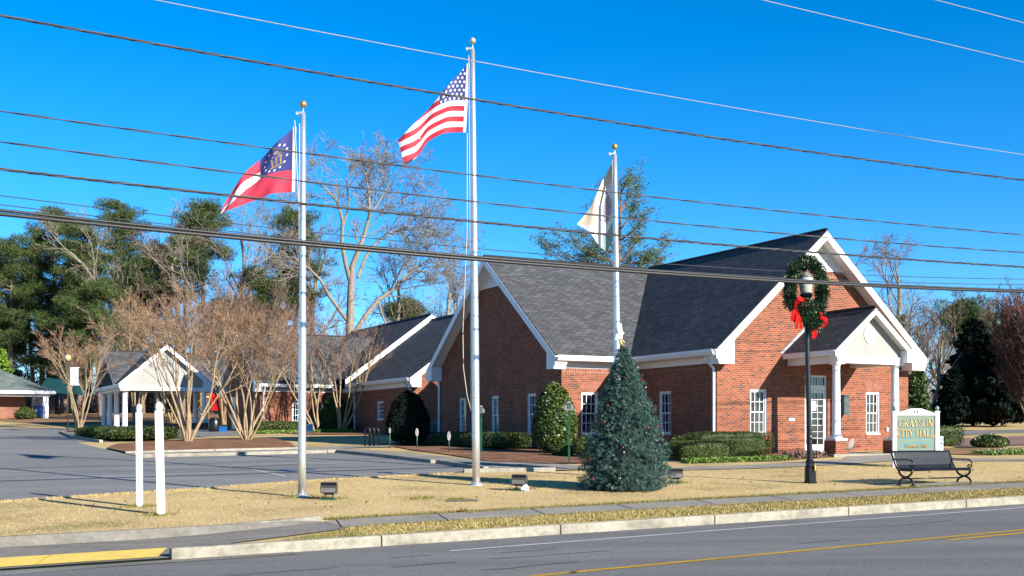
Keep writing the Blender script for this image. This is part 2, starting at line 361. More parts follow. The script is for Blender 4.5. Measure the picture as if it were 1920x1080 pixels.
def join(parts):
    Vs=[];Fs=[];o=0
    for v,f in parts: Vs.append(v); Fs.append(np.asarray(f)+o); o+=len(v)
    return np.concatenate(Vs),np.concatenate(Fs)
# ------------------------------------------------------------------ ground sheets
def sheet(name,poly,off,matname,label=None,kind='structure',parent=None,grid=1.0,cat=None,flat=None,skirt=0):
    """polygon in (U,V) conformed to the terrain"""
    import bmesh
    bm=bmesh.new(); vs=[bm.verts.new((u,v,0)) for u,v in poly]; bm.faces.new(vs)
    us=[p[0] for p in poly]; vv=[p[1] for p in poly]
    cuts=[v for v in (16.4,18.62,19.0,35,78,110) if min(vv)<v<max(vv)]
    if min(us)<7.5 and min(vv)<19: 
        a=16.4
        while a<19: cuts.append(a); a+=.3
    for v in sorted(set(cuts)):
        bmesh.ops.bisect_plane(bm,geom=bm.verts[:]+bm.edges[:]+bm.faces[:],plane_co=(0,v,0),plane_no=(0,1,0))
    uc=[u for u in (-30,60) if min(us)<u<max(us)]
    if min(vv)<19: 
        a=2.8
        while a<8: 
            if min(us)<a<max(us): uc.append(a)
            a+=.5
    for u in uc: bmesh.ops.bisect_plane(bm,geom=bm.verts[:]+bm.edges[:]+bm.faces[:],plane_co=(u,0,0),plane_no=(1,0,0))
    if skirt:
        ed=[e for e in bm.edges if e.is_boundary]
        r=bmesh.ops.extrude_edge_only(bm,edges=ed); low=set(g for g in r['geom'] if isinstance(g,bmesh.types.BMVert))
    else: low=set()
    for v in bm.verts:
        U,V=v.co.x,v.co.y; x,y=uv(U,V)
        z=(T(U,max(V,16.41) if flat=='hi' else V)+off) if flat!='road' else .018*(min(60,max(-30,U))-9)+off
        if v in low: z-=skirt
        v.co=(x,y,z)
    bmesh.ops.triangulate(bm,faces=bm.faces[:]); bmesh.ops.recalc_face_normals(bm,faces=bm.faces[:])
    me=bpy.data.meshes.new(name); bm.to_mesh(me); bm.free(); me.materials.append(M[matname])
    o=bpy.data.objects.new(name,me); COL.objects.link(o)
    if parent: o.parent=parent
    if kind: o['kind']=kind
    if label: o['label']=label
    if cat: o['category']=cat
    return o
def ground():
    Us=sorted(set([-700,-300,-150,-80,-50,-30,-15,-5]+[i*.5 for i in range(0,20)]+list(range(10,62,4))+[60,80,120,200,400,900]))
    Vs=sorted(set([-300,-60,-10,5,16.38,16.4]+[16.5+.3*i for i in range(8)]+[18.62,18.63,19.0,19.01,22,26,30,35,45,56,67,78,94,110,150,250,500,1400]))
    V=[];Fc=[]
    for v in Vs:
        for u in Us:
            x,y=uv(u,v); z=T(u,v)-(.25 if v<16.4 else 0); V.append((x,y,z))
    n=len(Us)
    for j in range(len(Vs)-1):
        for i in range(n-1): Fc.append((j*n+i,j*n+i+1,(j+1)*n+i+1,(j+1)*n+i))
    o=mesh_np('ground',V,Fc,'lawn'); tag(o,kind='structure')
ground()
sheet('road',[(-120,-14),(160,-14),(160,16.3),(-120,16.3)],0,'asphalt',flat='road')
sheet('opposite_verge',[(-120,-60),(160,-60),(160,-14.1),(-120,-14.1)],.02,'lawn',flat='road')
lot=[(-60,22.5),(1.76,24.49),(5.74,25.61),(9.16,26.83),(12.5,27.35),(13.75,27.9),(13.85,29.5),(13.3,38.4),(6.9,38.4),(6.9,54),(16.6,60.5),(17,66),(18,72),(12.5,78),(5.8,80.8),(-10,84),(-60,90)]
sheet('parking_lot',lot,.012,'lot')
# road markings
def strip(name,pts,wid,off,m,kind='structure',flat=None,label=None):
    P=[Vector(p) for p in pts]; l=[];r=[]
    for i,p in enumerate(P):
        d=(P[min(i+1,len(P)-1)]-P[max(i-1,0)]).normalized(); nrm=Vector((-d.y,d.x)); l.append(p+nrm*wid/2); r.append(p-nrm*wid/2)
    return sheet(name,[tuple(q) for q in r]+[tuple(q) for q in reversed(l)],off,m,label=label,kind=kind,flat=flat)
strip('edge_line',[(6.9,15.08),(12,15.35),(30,16.0),(60,16.0)],.11,.006,'wpaint',flat='road')
strip('centre_line',[(4.5,11.8),(7,12.03),(15.5,12.53),(40,13.4)],.12,.006,'yellow',flat='road')
strip('centre_line',[(13.4,12.1),(15.9,12.25),(40,13.1)],.12,.006,'yellow',flat='road')
strip('edge_line',[(-8,15.35),(1.0,15.95),(2.4,16.02)],.13,.006,'wpaint',flat='road')
for v in (29.6,32.4,35.2): strip('bay_line',[(8.4,v),(13.3,v)],.1,.018,'wpaint')
strip('bay_line',[(8.6,28.2),(9.6,27.9),(13.3,28.2)],.1,.018,'wpaint')
strip('bay_line',[(8.5,28.2),(8.4,31)],.1,.018,'wpaint')
M['bluepaint']=layered('worn_blue_paint',[(.3,(.06,.1,.25)),(.7,(.1,.15,.3))],2,[(.3,(.5,.5,.5)),(.5,(1,1,1))],30,.8,.8,.3,80)
sheet('disabled_bay_mark',[(9.0,30.1),(9.0,30.8),(9.9,30.8),(9.9,30.1)],.018,'bluepaint')
sheet('disabled_bay_mark',[(9.2,30.4),(9.2,30.5),(9.7,30.5),(9.7,30.4)],.024,'wpaint')
strip('bay_line',[(-2,36.5),(2.6,38.2)],.1,.018,'wpaint')
for i,(a,b) in enumerate(((-6,70),(-2,72),(2,74.5))): strip('bay_line',[(a,b),(a+2.6,b-4)],.1,.018,'wpaint')
M['tar']=mat('tar_crack',(.06,.058,.055),.8,.3,9)
rngc=random.Random(4)
for i in range(9):
    u=rngc.uniform(3,17); v=rngc.uniform(12.6,15.0); pts=[(u,v)]
    for j in range(rngc.randint(3,6)): u+=rngc.uniform(.15,.4); v+=rngc.uniform(-.05,.06); pts.append((u,v))
    strip('tar_scuff',pts,rngc.uniform(.015,.05),.004,'tar',flat='road')
for i in range(7):
    u=rngc.uniform(-6,11); v=rngc.uniform(27,37); pts=[(u,v)]
    for j in range(6): u+=rngc.uniform(.3,.7); v+=rngc.uniform(-.2,.25); pts.append((u,v))
    if u<12.5: strip('tar_scuff',pts,.035,.016,'tar')
# kerb along the street: separate cast stones in one run
def kerb_run(name,pts,hgt,wid,base,label=None,joint=3.05,top0=.15,matn='kerb'):
    mb=MB(); P=[Vector(p) for p in pts]
    for i in range(len(P)-1):
        a,b=P[i],P[i+1]; L=(b-a).length; d=(b-a)/L; nrm=Vector((-d.y,d.x)); t=0
        while t<L-.01:
            t2=min(t+joint,L); g=.012
            q=[a+d*(t+g),a+d*(t2-g)]
            prof=[(0,-.2),(0.0,hgt-.025),(.025,hgt),(wid,hgt),(wid,-.2)]
            ring=[]
            for s_ in q:
                rr=[]
                for o,z in prof:
                    p=s_+nrm*o; x,y=uv(p.x,p.y); zz=base(s_.x,s_.y)+z; rr.append((x,y,zz))
                ring.append(rr)
            for k in range(4): mb.poly([ring[0][k],ring[1][k],ring[1][k+1],ring[0][k+1]])
            mb.poly(list(reversed(ring[0]))); mb.poly(ring[1]); t=t2
    o=mb.build(name,matn); return tag(o,kind='structure',label=label)
zr=lambda U,V: .018*(min(60,max(-30,U))-9)
kerb_run('kerb',[(3.3,16.3),(120,16.3)],.155,.17,zr)
zg=lambda U,V: T(U,V)
# sloped kerb end and gutter
strip('gutter_pan',[(-60,16.12),(5,16.12)],.34,.008,'walkd',flat='road')
kerb_run('kerb',[(-60,18.95),(4.6,18.72),(6.2,18.62)],.11,.16,lambda U,V:T(U,18.5),joint=2.4)
sheet('ramp_slab',[(-60,16.3),(3.28,16.3),(3.6,16.5),(4.4,17.25),(6.2,17.45),(6.2,18.6),(4.6,18.7),(-60,18.93)],.02,'walkd',flat='hi')
for a,b in ((-7,-3.2),(-2.9,.6),(.66,1.5),(1.58,3.05)): sheet('tactile_strip',[(a,16.42),(b+ .1,16.42),(b+.4,17.3),(a+.3,17.3)],.03,'tactile')
sheet('pavement',[(6.22,17.62),(90,17.62),(90,18.6),(6.22,18.6)],.018,'walk')
k=6.2; i=0
while k<50:
    strip('pavement_joint',[(k,17.62),(k+.25,18.6)],.022,.023,'joint'); k+=1.83
sheet('bench_pad',[(19.7,18.6),(22.4,18.6),(22.4,19.35),(21.5,19.45),(20.2,19.3)],.02,'walk')
# footpaths by the hall
sheet('path',[(16.4,27.0),(17.9,25.6),(21,25.2),(24.4,25.45),(26.6,26.0),(28.5,25.2),(31,23.4),(31,24.6),(29,26.4),(29.4,28.2),(28.9,30.6),(27,30.6),(26.9,28.4),(25.6,27.2),(22,26.45),(18.6,26.5),(17.2,28)],.018,'walk')
sheet('path',[(28.3,24.9),(34,22.1),(60,20.1),(60,21.4),(34,23.3),(29,25.8)],.02,'walk')
sheet('path',[(13.95,27.9),(15.6,26.9),(17.3,26.9),(16.7,29.2),(15.5,31.0),(15.1,38.2),(14.6,41.6),(6.9,41.6),(6.9,38.6),(13.5,38.6),(13.95,31.2)],.03,'walk')
sheet('path',[(13.0,41.6),(17.5,41.6),(22.6,44.0),(22.6,45.2),(17,43.1),(13.0,43.0)],.03,'walk')
kerb_run('kerb',[(13.9,27.9),(14.0,31.2)],.11,.15,zg,joint=3,matn='kerb')
kerb_run('kerb',[(13.45,38.45),(13.9,31.4)][::-1],.11,.15,zg,joint=3)
kerb_run('kerb',[(6.9,38.4),(13.4,38.4)],.12,.15,zg)
kerb_run('kerb',[(6.9,41.6),(13.0,41.6)],.1,.15,zg)
kerb_run('kerb',[(13.0,27.55),(15.4,26.95)],.1,.15,zg)
sheet('mulch_bed',[(6.95,41.8),(13,41.8),(14.3,47),(15.2,52),(14.2,54.5),(11.4,53.5),(8,50),(6.95,46)],.07,'mulch')
sheet('mulch_bed',[(15.6,31.2),(16.9,29.3),(18.2,29.1),(20.4,29.5),(23.4,31),(23.5,35.6),(20.5,35.6),(20.5,46),(17.4,45),(16.3,39)],.03,'mulch')
sheet('mulch_bed',[(20.6,28.1),(23.2,27.5),(26.4,28.4),(26.7,30.6),(23.5,30.6),(22,30.5)],.03,'straw')
sheet('mulch_bed',[(30.2,29),(31.2,26.9),(34,26.2),(48,25.8),(48,28),(36,29.6),(32,31)],.03,'straw')
sheet('mulch_bed',[(18.5,58),(23,56),(23.2,66),(18.3,66)],.03,'mulch')
sheet('mulch_bed',[(9,86),(30,80),(40,110),(12,125),(6,96)],.02,'straw')
sheet('mulch_bed',[(8.5,71),(12,70.5),(14,74),(10.5,78)],.06,'mulch')
kerb_run('kerb',[(7.9,53.2),(7.6,60),(8.2,70)],.12,.15,zg)
sheet('side_road',[(35,31.5),(42,29.4),(90,27.5),(90,33),(50,37.5),(40,36.5)],.015,'paving')
sheet('side_road',[(39,37),(48,40.5),(90,40.5),(90,46),(48,44),(41,41)],.015,'lot')
sheet('patio',[(12.5,69),(19,69),(18.5,84),(12,84)],.014,'walk')
sheet('drain_cover',[(9.35,20.6),(9.95,20.45),(10.1,20.75),(9.5,20.9)],.012,'walkd')
# ------------------------------------------------------------------ building helpers (local frame: x=U, y=V)
def wall(mb,p0,p1,z0,prof,ops=(),rev=.12,mi=0):
    p0=Vector(p0);p1=Vector(p1);L=(p1-p0).length;d=(p1-p0)/L;inn=Vector((-d.y,d.x))
    def P(s,z,y=0): q=p0+d*s+inn*y; return (q.x,q.y,z)
    def top(s):
        for (a,za),(b,zb) in zip(prof,prof[1:]):
            if a-1e-6<=s<=b+1e-6: return za+(zb-za)*(s-a)/max(b-a,1e-9)
        return prof[-1][1]
    ss=sorted(set([0,L]+[a for a,_ in prof if 0<a<L]+[o[0] for o in ops]+[o[1] for o in ops]))
    for a,b in zip(ss,ss[1:]):
        if b-a<1e-5: continue
        op=[o for o in ops if o[0]<=a+1e-6 and o[1]>=b-1e-6]
        z=z0
        if op:
            o=op[0]
            if o[2]>z0: mb.poly([P(a,z0),P(b,z0),P(b,o[2]),P(a,o[2])],mi)
            z=o[3]
        mb.poly([P(a,z),P(b,z),P(b,top(b)),P(a,top(a))],mi)
    for o in ops:
        a,b,u,v=o
        mb.poly([P(a,u),P(a,u,rev),P(b,u,rev),P(b,u)],mi); mb.poly([P(a,v),P(b,v),P(b,v,rev),P(a,v,rev)],mi)
        mb.poly([P(a,u),P(a,v),P(a,v,rev),P(a,u,rev)],mi); mb.poly([P(b,u),P(b,u,rev),P(b,v,rev),P(b,v)],mi)
def gprof(L,ze,slope,ov,cap=None):
    h0=ze+slope*ov-.13; zm=h0+slope*L/2
    if cap and cap<zm:
        s=(cap-h0)/slope; return [(0,h0),(s,cap),(L-s,cap),(L,h0)]
    return [(0,h0),(L/2,zm),(L,h0)]
def window(parent,p,ang,w_,h_,z,blind=None,cols=3,arch=True,sill=True,rows=2,recess=.07):
    Mx=MUV@Matrix.Translation((p[0],p[1],z))@Matrix.Rotation(ang,4,'Z')
    f=MB(Mx); y0=recess; t=.055
    f.box(0,t,y0-.04,y0+.05,0,h_);f.box(w_-t,w_,y0-.04,y0+.05,0,h_);f.box(t,w_-t,y0-.04,y0+.05,h_-t,h_);f.box(t,w_-t,y0-.04,y0+.05,0,t)
    wo_=f.build('window','white',parent)
    s=MB(Mx)
    for zz,yy in ((0,.02),(h_/2,0)):
        a,b=t+.002,w_-t-.002; c,d=(t+.002,h_/2+.02) if zz==0 else (h_/2-.02,h_-t-.002); r=.038; y=y0+yy
        s.box(a,a+r,y,y+.03,c,d);s.box(b-r,b,y,y+.03,c,d);s.box(a+r,b-r,y,y+.03,c,c+r);s.box(a+r,b-r,y,y+.03,d-r,d)
        for i in range(1,cols): x=a+(b-a)*i/cols; s.box(x-.009,x+.009,y+.004,y+.022,c+r,d-r)
        for j in range(1,rows): q=c+(d-c)*j/rows; s.box(a+r,b-r,y+.006,y+.02,q-.009,q+.009)
    s.build('sash','white',wo_)
    g=MB(Mx); g.box(t,w_-t,y0+.052,y0+.056,t,h_-t)
    if blind!='slats':
        g.build('pane','glass',wo_)
    if blind=='slats':
        g.build('pane','glass',wo_); b=MB(Mx)
        n=int(h_/.045)
        for i in range(n):
            q=t+.02+(h_-2*t-.04)*i/n
            b.poly([(t+.03,y0+.0515,q),(w_-t-.03,y0+.0515,q),(w_-t-.03,y0+.048,q+.016),(t+.03,y0+.048,q+.016)])
        b.build('blind','blind',wo_)
    if blind=='curtain':
        b=MB(Mx); x0=w_*.55
        for i in range(5): x=x0+(w_-t-x0)*i/5; b.box(x,x+(w_-t-x0)/5*.6,y0+.045,y0+.0515,t,h_-t)
        b.build('curtain','curtain',wo_)
    if sill:
        b=MB(Mx); b.box(-.0,w_,-.015,y0-.042,-.0,.05); b.build('sill','white',wo_)
        b=MB(Mx); n=int(w_/.068)
        for i in range(n): b.box(w_*i/n+.005,w_*(i+1)/n-.005,-.02,-.004,-.15,-.012)
        b.build('brick_sill','bk1',wo_)
    if arch:
        b=MB(Mx); H=.36; sp=.16; n=max(8,int((w_+.2)/.062))
        b.box(0,w_,-.004,-.001,.0+h_,h_+H,1)
        b.poly([(0,-.003,h_),(0,-.003,h_+H),(-sp,-.003,h_+H)],1);b.poly([(w_,-.003,h_),(w_+sp,-.003,h_+H),(w_,-.003,h_+H)],1)
        for i in range(n):
            a0=w_*i/n+.004;a1=w_*(i+1)/n-.004; c0=-sp+(w_+2*sp)*i/n+.005; c1=-sp+(w_+2*sp)*(i+1)/n-.005
            def lp(u,v,q): return (u[0]+(v[0]-u[0])*q,-.012,u[1]+(v[1]-u[1])*q)
            A=(a0,h_+.004);B=(a1,h_+.004);D=(c1,h_+H-.004);E_=(c0,h_+H-.004)
            m=.62 if i%2 else .36
            b.poly([lp(A,E_,0),lp(B,D,0),lp(B,D,m-.012),lp(A,E_,m-.012)],0); b.poly([lp(A,E_,m+.012),lp(B,D,m+.012),lp(B,D,1),lp(A,E_,1)],0)
        b.build('lintel',['bk1','mortar'],wo_)
    return wo_
def rake(mb,x0,x1,ze,zr,y0,y1,bh=.3,ret=.6,th=.04,sgn=1,retd=.24):
    """white rake boards of a gable whose face is at y0 (outer), wall at y1; local x,z"""
    xm=(x0+x1)/2; sl=(zr-ze)/(xm-x0); d=.035
    A=(x0,ze-d-.01);B=(xm,zr-d-.01);Cc=(x1,ze-d-.01)
    ya,yb=(y0,y0+th)
    mb.prism([(x0,ze-d-bh*.55),(x0+.02,ze-d-bh),(xm,zr-d-bh),B,A],ya,yb)
    mb.prism([(xm,zr-d-bh),(x1-.02,ze-d-bh),(x1,ze-d-bh*.55),Cc,B],ya,yb)
    # soffit under the overhang
    for (a,b) in ((x0,xm),(x1,xm)):
        za=ze-d-bh+.05; zb=zr-d-bh+.05
        p=[(a,yb,za),(b,yb,zb),(b,y1,zb),(a,y1,za)]; q=[(x,y,z+.02) for x,y,z in p]
        mb.hexa((p if a<b else [p[1],p[0],p[3],p[2]])+(q if a<b else [q[1],q[0],q[3],q[2]]))
    # boxed returns
    for s_,x in ((1,x0),(-1,x1)):
        xi=x+s_*ret; pts=[(x,ze-d-bh*.5),(x+s_*.1,ze-d-bh-retd+.14),(x+s_*.1,ze-d-bh-retd+.1),(xi,ze-d-bh-retd+.1),(xi,ze-d-bh+sl*ret)]
        if s_<0: pts=pts[::-1]
        mb.prism(pts,ya-.003,y1-.002)
def groof(parent,ax,x0,x1,ze,zr,y0,y1,matn='shingle',t=.05,name='roof'):
    """gable roof. ax 'V': ridge along V; x range U. ax 'U': ridge along U; x range is V and y range is U"""
    xm=(x0+x1)/2
    for k,(a,b) in enumerate(((x0,xm),(xm,x1))):
        mb=MB(MUV)
        za,zb=(ze,zr) if k==0 else (zr,ze)
        q=[(a,y0,za),(b,y0,zb),(b,y1,zb),(a,y1,za)]
        if ax=='U': q=[(y,x,z) for x,y,z in q][::-1]
        mb.slab(q,t,0,1); mb.build(name,[matn,'trimdark'],parent)
    mb=MB(MUV); rid=[(xm,y0,zr+.012),(xm,y1,zr+.012)]
    if ax=='U': rid=[(y,x,z) for x,y,z in rid]
    mb.tube(rid,.06,6,0,sm=False); mb.build('ridge_cap','trimdark',parent)
M['trimdark']=mat('ridge_shingle',(.022,.024,.028),.95,.3,20)
def swapped(prismfn): pass
class MBS(MB):
    """local frame with x=V, y=U (for gables that face -U)"""
    def build(s,*a,**k):
        s.v=[Vector((p.y,p.x,p.z)) for p in s.v]; s.f=[tuple(reversed(f)) for f in s.f]; return super().build(*a,**k)
def downspout(parent,U,V,z0,z1,d=(0,-1),off=.38):
    mb=MB(MUV); dx,dy=d
    mb.tube([(U+dx*off,V+dy*off,z1),(U+dx*off,V+dy*off,z1-.12),(U+dx*.07,V+dy*.07,z1-.4),(U+dx*.07,V+dy*.07,z0+.2),(U+dx*.12,V+dy*.12,z0+.08),(U+dx*.3,V+dy*.3,z0)],.055,6)
    mb.build('downspout','white',parent)
def gutter(parent,a,b,z1,out,h_=.18,w_=.13,matn='white'):
    """K-style gutter from a to b (U,V), out = outward unit (du,dv)"""
    mb=MB(MUV); prof=[(0,0),(w_*.6,0),(w_,h_*.55),(w_,h_),(w_-.012,h_),(w_-.012,h_*.6),(w_*.55,.012),(0,.012)]
    A=[(a[0]+out[0]*o,a[1]+out[1]*o,z1-h_+z) for o,z in prof]; B=[(b[0]+out[0]*o,b[1]+out[1]*o,z1-h_+z) for o,z in prof]
    n=len(prof)
    for i in range(n): mb.poly([A[i],A[(i+1)%n],B[(i+1)%n],B[i]])
    mb.poly(A[::-1]); mb.poly(B); mb.build('gutter',matn,parent)
def bxo(parent,name,matn,boxes):
    mb=MB(MUV)
    for b in boxes: mb.box(*b)
    return mb.build(name,matn,parent)
def column(parent,U,V,z0,z1,r=.13,brick=True,pz=None,pw=.27,n=20,cap=.19):
    mb=MB(MUV); H=z1-z0
    mb.lathe((U,V,z0+.07),[(r*1.45,0),(r*1.5,.03),(r*1.3,.07),(r*1.12,.11),(r*1.08,.15),(r,.2),(r*.99,H*.35),(r*.86,H-.34),(r*.86,H-.3),(r*.98,H-.28),(r*.88,H-.25),(r*.88,H-.17),(r*1.2,H-.12),(r*1.22,H-.1)],n)
    o=mb.build('column','col',parent)
    mb=MB(MUV); mb.box(U-pw*.9,U+pw*.9,V-pw*.9,V+pw*.9,z0,z0+.07); mb.build('plinth','col',o); mb=MB(MUV); mb.box(U-cap,U+cap,V-cap,V+cap,z1-.035,z1-.001); mb.build('capital','col',o)
    if pz is not None:
        mb=MB(MUV); mb.box(U-pw,U+pw,V-pw,V+pw,pz,z0-.001); mb.build('pier','brick',parent)
# ------------------------------------------------------------------ city hall
ch=thing('brick_building','red brick gabled hall with white columned entrance porch and dark shingle roof','building',uv(23.5,30.7)+(1.0,))
ZE=4.35; ZR=8.5; UR0,UR1=23.13,32.4; UM=(UR0+UR1)/2; SR=(ZR-ZE)/(UM-UR0)
VL0,VL1=35.2,46.4; VM=(VL0+VL1)/2; SL=(ZR-ZE)/(VM-VL0)
FL=1.0
mb=MB(MUV)
L=32.0-23.53; f0=at(1406.5,V=30.69)-23.53; f1=at(1438,V=30.69)-23.53; g0=at(1624,V=30.69)-23.53; g1=at(1650,V=30.69)-23.53
d0,d1=27.22-23.53,28.22-23.53
wall(mb,(23.53,30.69),(32.0,30.69),.6,gprof(L,ZE,SR,.4,7.3),[(f0,f1,1.6,3.1),(g0,g1,1.6,3.1),(d0,d1,FL,3.62)])
wall(mb,(23.53,36),(23.53,30.69),.6,[(0,4.12),(5.31,4.12)],[(36-at(1235,U=23.53),36-at(1258,U=23.53),1.6,3.1)])
mb.poly([(32.0,30.69,.6),(32.0,46,.6),(32.0,46,4.2),(32.0,30.69,4.2)]); mb.poly([(32,46,.6),(20.56,46,.6),(20.56,46,4.2),(32,46,4.2)])
mb.build('wall','brick',ch)
mb=MB(MUV)
q0,q1=at(1090,V=35.6)-20.56,at(1122,V=35.6)-20.56
wall(mb,(20.56,35.6),(23.55,35.6),.6,[(0,4.12),(2.99,4.12)],[(q0,q1,1.6,3.1)]); mb.build('wall','brick',ch)
mb=MB(MUV); wa=[(at(860.5,U=20.56),at(873.7,U=20.56)),(at(921,U=20.56),at(935.5,U=20.56)),(at(988,U=20.56),at(1004.5,U=20.56))]
wall(mb,(20.56,46),(20.56,35.6),.6,gprof(10.4,ZE,SL,.4,7.45),[(46-a,46-b,1.6,3.1) for a,b in wa]); mb.build('wall','brick',ch)
groof(ch,'V',UR0,UR1,ZE,ZR,30.22,46.4); groof(ch,'U',VL0,VL1,ZE,ZR-.01,20.1,UM)
# gable tops in white clapboard
def clap(mb,xa,xb,zb,zt,slope,y,inv=False):
    xm=(xa+xb)/2; z=zb; n=9
    mb.box(xa-.0,xb+.0,y-.035,y+.02,zb-.12,zb)
    while z<zt-.1:
        h_=.11; hw=(zt-z)/slope; hw2=(zt-min(z+h_,zt))/slope
        mb.poly([(xm-hw,y-.03,z),(xm+hw,y-.03,z),(xm+hw2,y-.008,z+h_),(xm-hw2,y-.008,z+h_)])
        mb.poly([(xm-hw,y+.0,z),(xm+hw,y,z),(xm+hw,y-.03,z),(xm-hw,y-.03,z)]); z+=h_
h0=ZE+SR*.4-.13; zt=h0+SR*L/2; s0=(7.3-h0)/SR
mb=MB(MUV); clap(mb,23.53+s0,32-s0,7.3,zt,SR,30.69); mb.build('gable_siding','white',ch)
mb=MB(MUV); mb.box(23.53+s0+.1,32-s0-.1,30.682,30.688,6.98,7.18); mb.build('soldier_course','soldier',ch)
h0=ZE+SL*.4-.13; zt=h0+SL*5.2; s0=(7.45-h0)/SL
mb=MBS(MUV); clap(mb,35.6+s0,46-s0,7.45,zt,SL,20.56); mb.build('gable_siding','white',ch)
mb=MB(MUV); rake(mb,UR0,UR1,ZE,ZR,30.2,30.69,.3,.72); mb.build('rake_board','white',ch)
mb=MBS(MUV); rake(mb,VL0,VL1,ZE,ZR,20.08,20.56,.3,.62); mb.build('rake_board','white',ch)
# eaves
bxo(ch,'frieze','white',[(20.6,23.5,35.572,35.598,3.93,4.14),(23.502,23.528,30.72,35.59,3.93,4.14),(32.002,32.03,30.72,46,3.93,4.14)])
bxo(ch,'soffit','white',[(20.3,23.5,35.21,35.6,4.14,4.16),(23.14,23.53,30.7,35.2,4.14,4.16),(32.0,32.38,30.7,46,4.14,4.16)])
mb=MB(MUV); mb.box(20.57,23.5,35.592,35.598,3.72,3.93); mb.box(23.522,23.528,30.7,35.59,3.72,3.93); mb.build('soldier_course','soldier',ch)
bxo(ch,'fascia','white',[(20.12,23.1,35.18,35.2,4.14,4.33),(23.11,23.13,30.24,35.18,4.14,4.33),(32.4,32.42,30.24,46.4,4.14,4.33)])
gutter(ch,(20.12,35.18),(23.0,35.18),4.34,(0,-1)); gutter(ch,(23.11,30.24),(23.11,35.05),4.34,(-1,0)); gutter(ch,(32.42,30.24),(32.42,46.4),4.34,(1,0))
downspout(ch,23.53,30.78,.95,4.15,(-1,0)); downspout(ch,32.0,30.85,.95,4.15,(1,0),.42); downspout(ch,20.56,46.0-.1,1.1,4.15,(-1,0),.2)
window(ch,(23.53+f0,30.69),0,f1-f0,1.5,1.6,'slats'); window(ch,(23.53+g0,30.69),0,g1-g0,1.5,1.6,'slats')
window(ch,(20.56+q0,35.6),0,q1-q0,1.5,1.6)
a=at(1235,U=23.53); b=at(1258,U=23.53); window(ch,(23.53,a),R(-90),a-b,1.5,1.6,'curtain')
for i,(a,b) in enumerate(wa): window(ch,(20.56,a),R(-90),a-b,1.5,1.6,'curtain' if i else None)
# door with transom
def door(parent,U,V,w_,z0,h_,ztr,zt):
    Mx=MUV@Matrix.Translation((U,V,z0))
    f=MB(Mx); y=.06
    f.box(0,.06,y,y+.1,0,zt-z0); f.box(w_-.06,w_,y,y+.1,0,zt-z0); f.box(.06,w_-.06,y,y+.1,h_,ztr-z0); f.box(.06,w_-.06,y,y+.1,zt-z0-.07,zt-z0)
    fr=f.build('door','white',parent)
    d=MB(Mx); d.box(.062,.12,y+.02,y+.06,.01,h_-.005); d.box(w_-.12,w_-.062,y+.02,y+.06,.01,h_-.005); d.box(.12,w_-.12,y+.02,y+.06,.01,.26); d.box(.12,w_-.12,y+.02,y+.06,h_-.1,h_-.005)
    a,b=.12,w_-.12
    for i in (1,2): x=a+(b-a)*i/3; d.box(x-.008,x+.008,y+.025,y+.05,.26,h_-.1)
    for j in range(1,8): q=.26+(h_-.36)*j/8; d.box(a,b,y+.027,y+.048,q-.007,q+.007)
    for i in (1,2): x=a+(b-a)*i/3; d.box(x-.01,x+.01,y+.025,y+.05,ztr-z0,zt-z0-.07)
    d.build('door_leaf','white',fr)
    g=MB(Mx); g.box(.1,w_-.1,y+.052,y+.058,.2,h_-.05); g.box(.06,w_-.06,y+.052,y+.058,ztr-z0,zt-z0-.06); g.build('door_pane','glassdoor',fr)
    g=MB(Mx); g.box(a+.22,a+.44,y+.01,y+.019,1.42,1.75); g.build('paper_notice','signwhite',fr)
    g=MB(Mx); g.box(w_-.17,w_-.14,y-.02,y+.018,.9,1.2); g.build('handle','steel',fr)
door(ch,27.22,30.69,1.0,FL,2.12,3.28,3.62)
bxo(ch,'porch_floor','walk',[(26.3,29.6,28.3,30.68,.75,.985)])
# porch
PU0,PU1=26.26,29.72; PM=(PU0+PU1)/2; PZE,PZR=4.3,5.72; PS=(PZR-PZE)/(PM-PU0)
groof(ch,'V',PU0,PU1,PZE,PZR,28.22,30.68,name='porch_roof',t=.04)
mb=MB(MUV); rake(mb,PU0,PU1,PZE,PZR,28.2,28.52,.2,.36,.04,retd=.2); mb.build('porch_rake','white',ch)
mb=MB(MUV); mb.prism([(PU0+.3,4.12),(PU1-.3,4.12),(PU1-.3,PZE+.3*PS-.08),(PM,PZR-.1),(PU0+.3,PZE+.3*PS-.08)],28.5,28.53); mb.build('porch_gable','stucco',ch)
bxo(ch,'beam','white',[(PU0+.2,PU1-.2,28.45,28.85,3.9,4.12),(PU0+.2,PU0+.5,28.852,30.685,3.9,4.12),(PU1-.5,PU1-.2,28.852,30.685,3.9,4.12),(PU0+.16,PU1-.16,28.43,28.449,4.05,4.13)])
bxo(ch,'porch_ceiling','white',[(PU0+.5,PU1-.5,28.86,30.68,4.08,4.1)])
bxo(ch,'porch_fascia','white',[(PU0-.02,PU0,28.25,30.68,4.12,4.29),(PU0,PU0+.2,28.55,30.68,4.12,4.135)]); bxo(ch,'porch_fascia','white',[(PU1,PU1+.02,28.25,30.68,4.12,4.29),(PU1-.2,PU1,28.55,30.68,4.12,4.135)])
bxo(ch,'flashing','acgrey',[])if 0 else None
mb=MB(MUV)
mb.poly([(PU0-.12,30.68,PZE+.02),(PU0,30.68,PZE+.02),(PM,30.68,PZR+.02),(PM,30.68,PZR+.17)]) ; mb.build('flashing','acgrey',ch)
for U in (26.72,29.28): column(ch,U,28.66,1.41,3.9,pz=.6,r=.135)
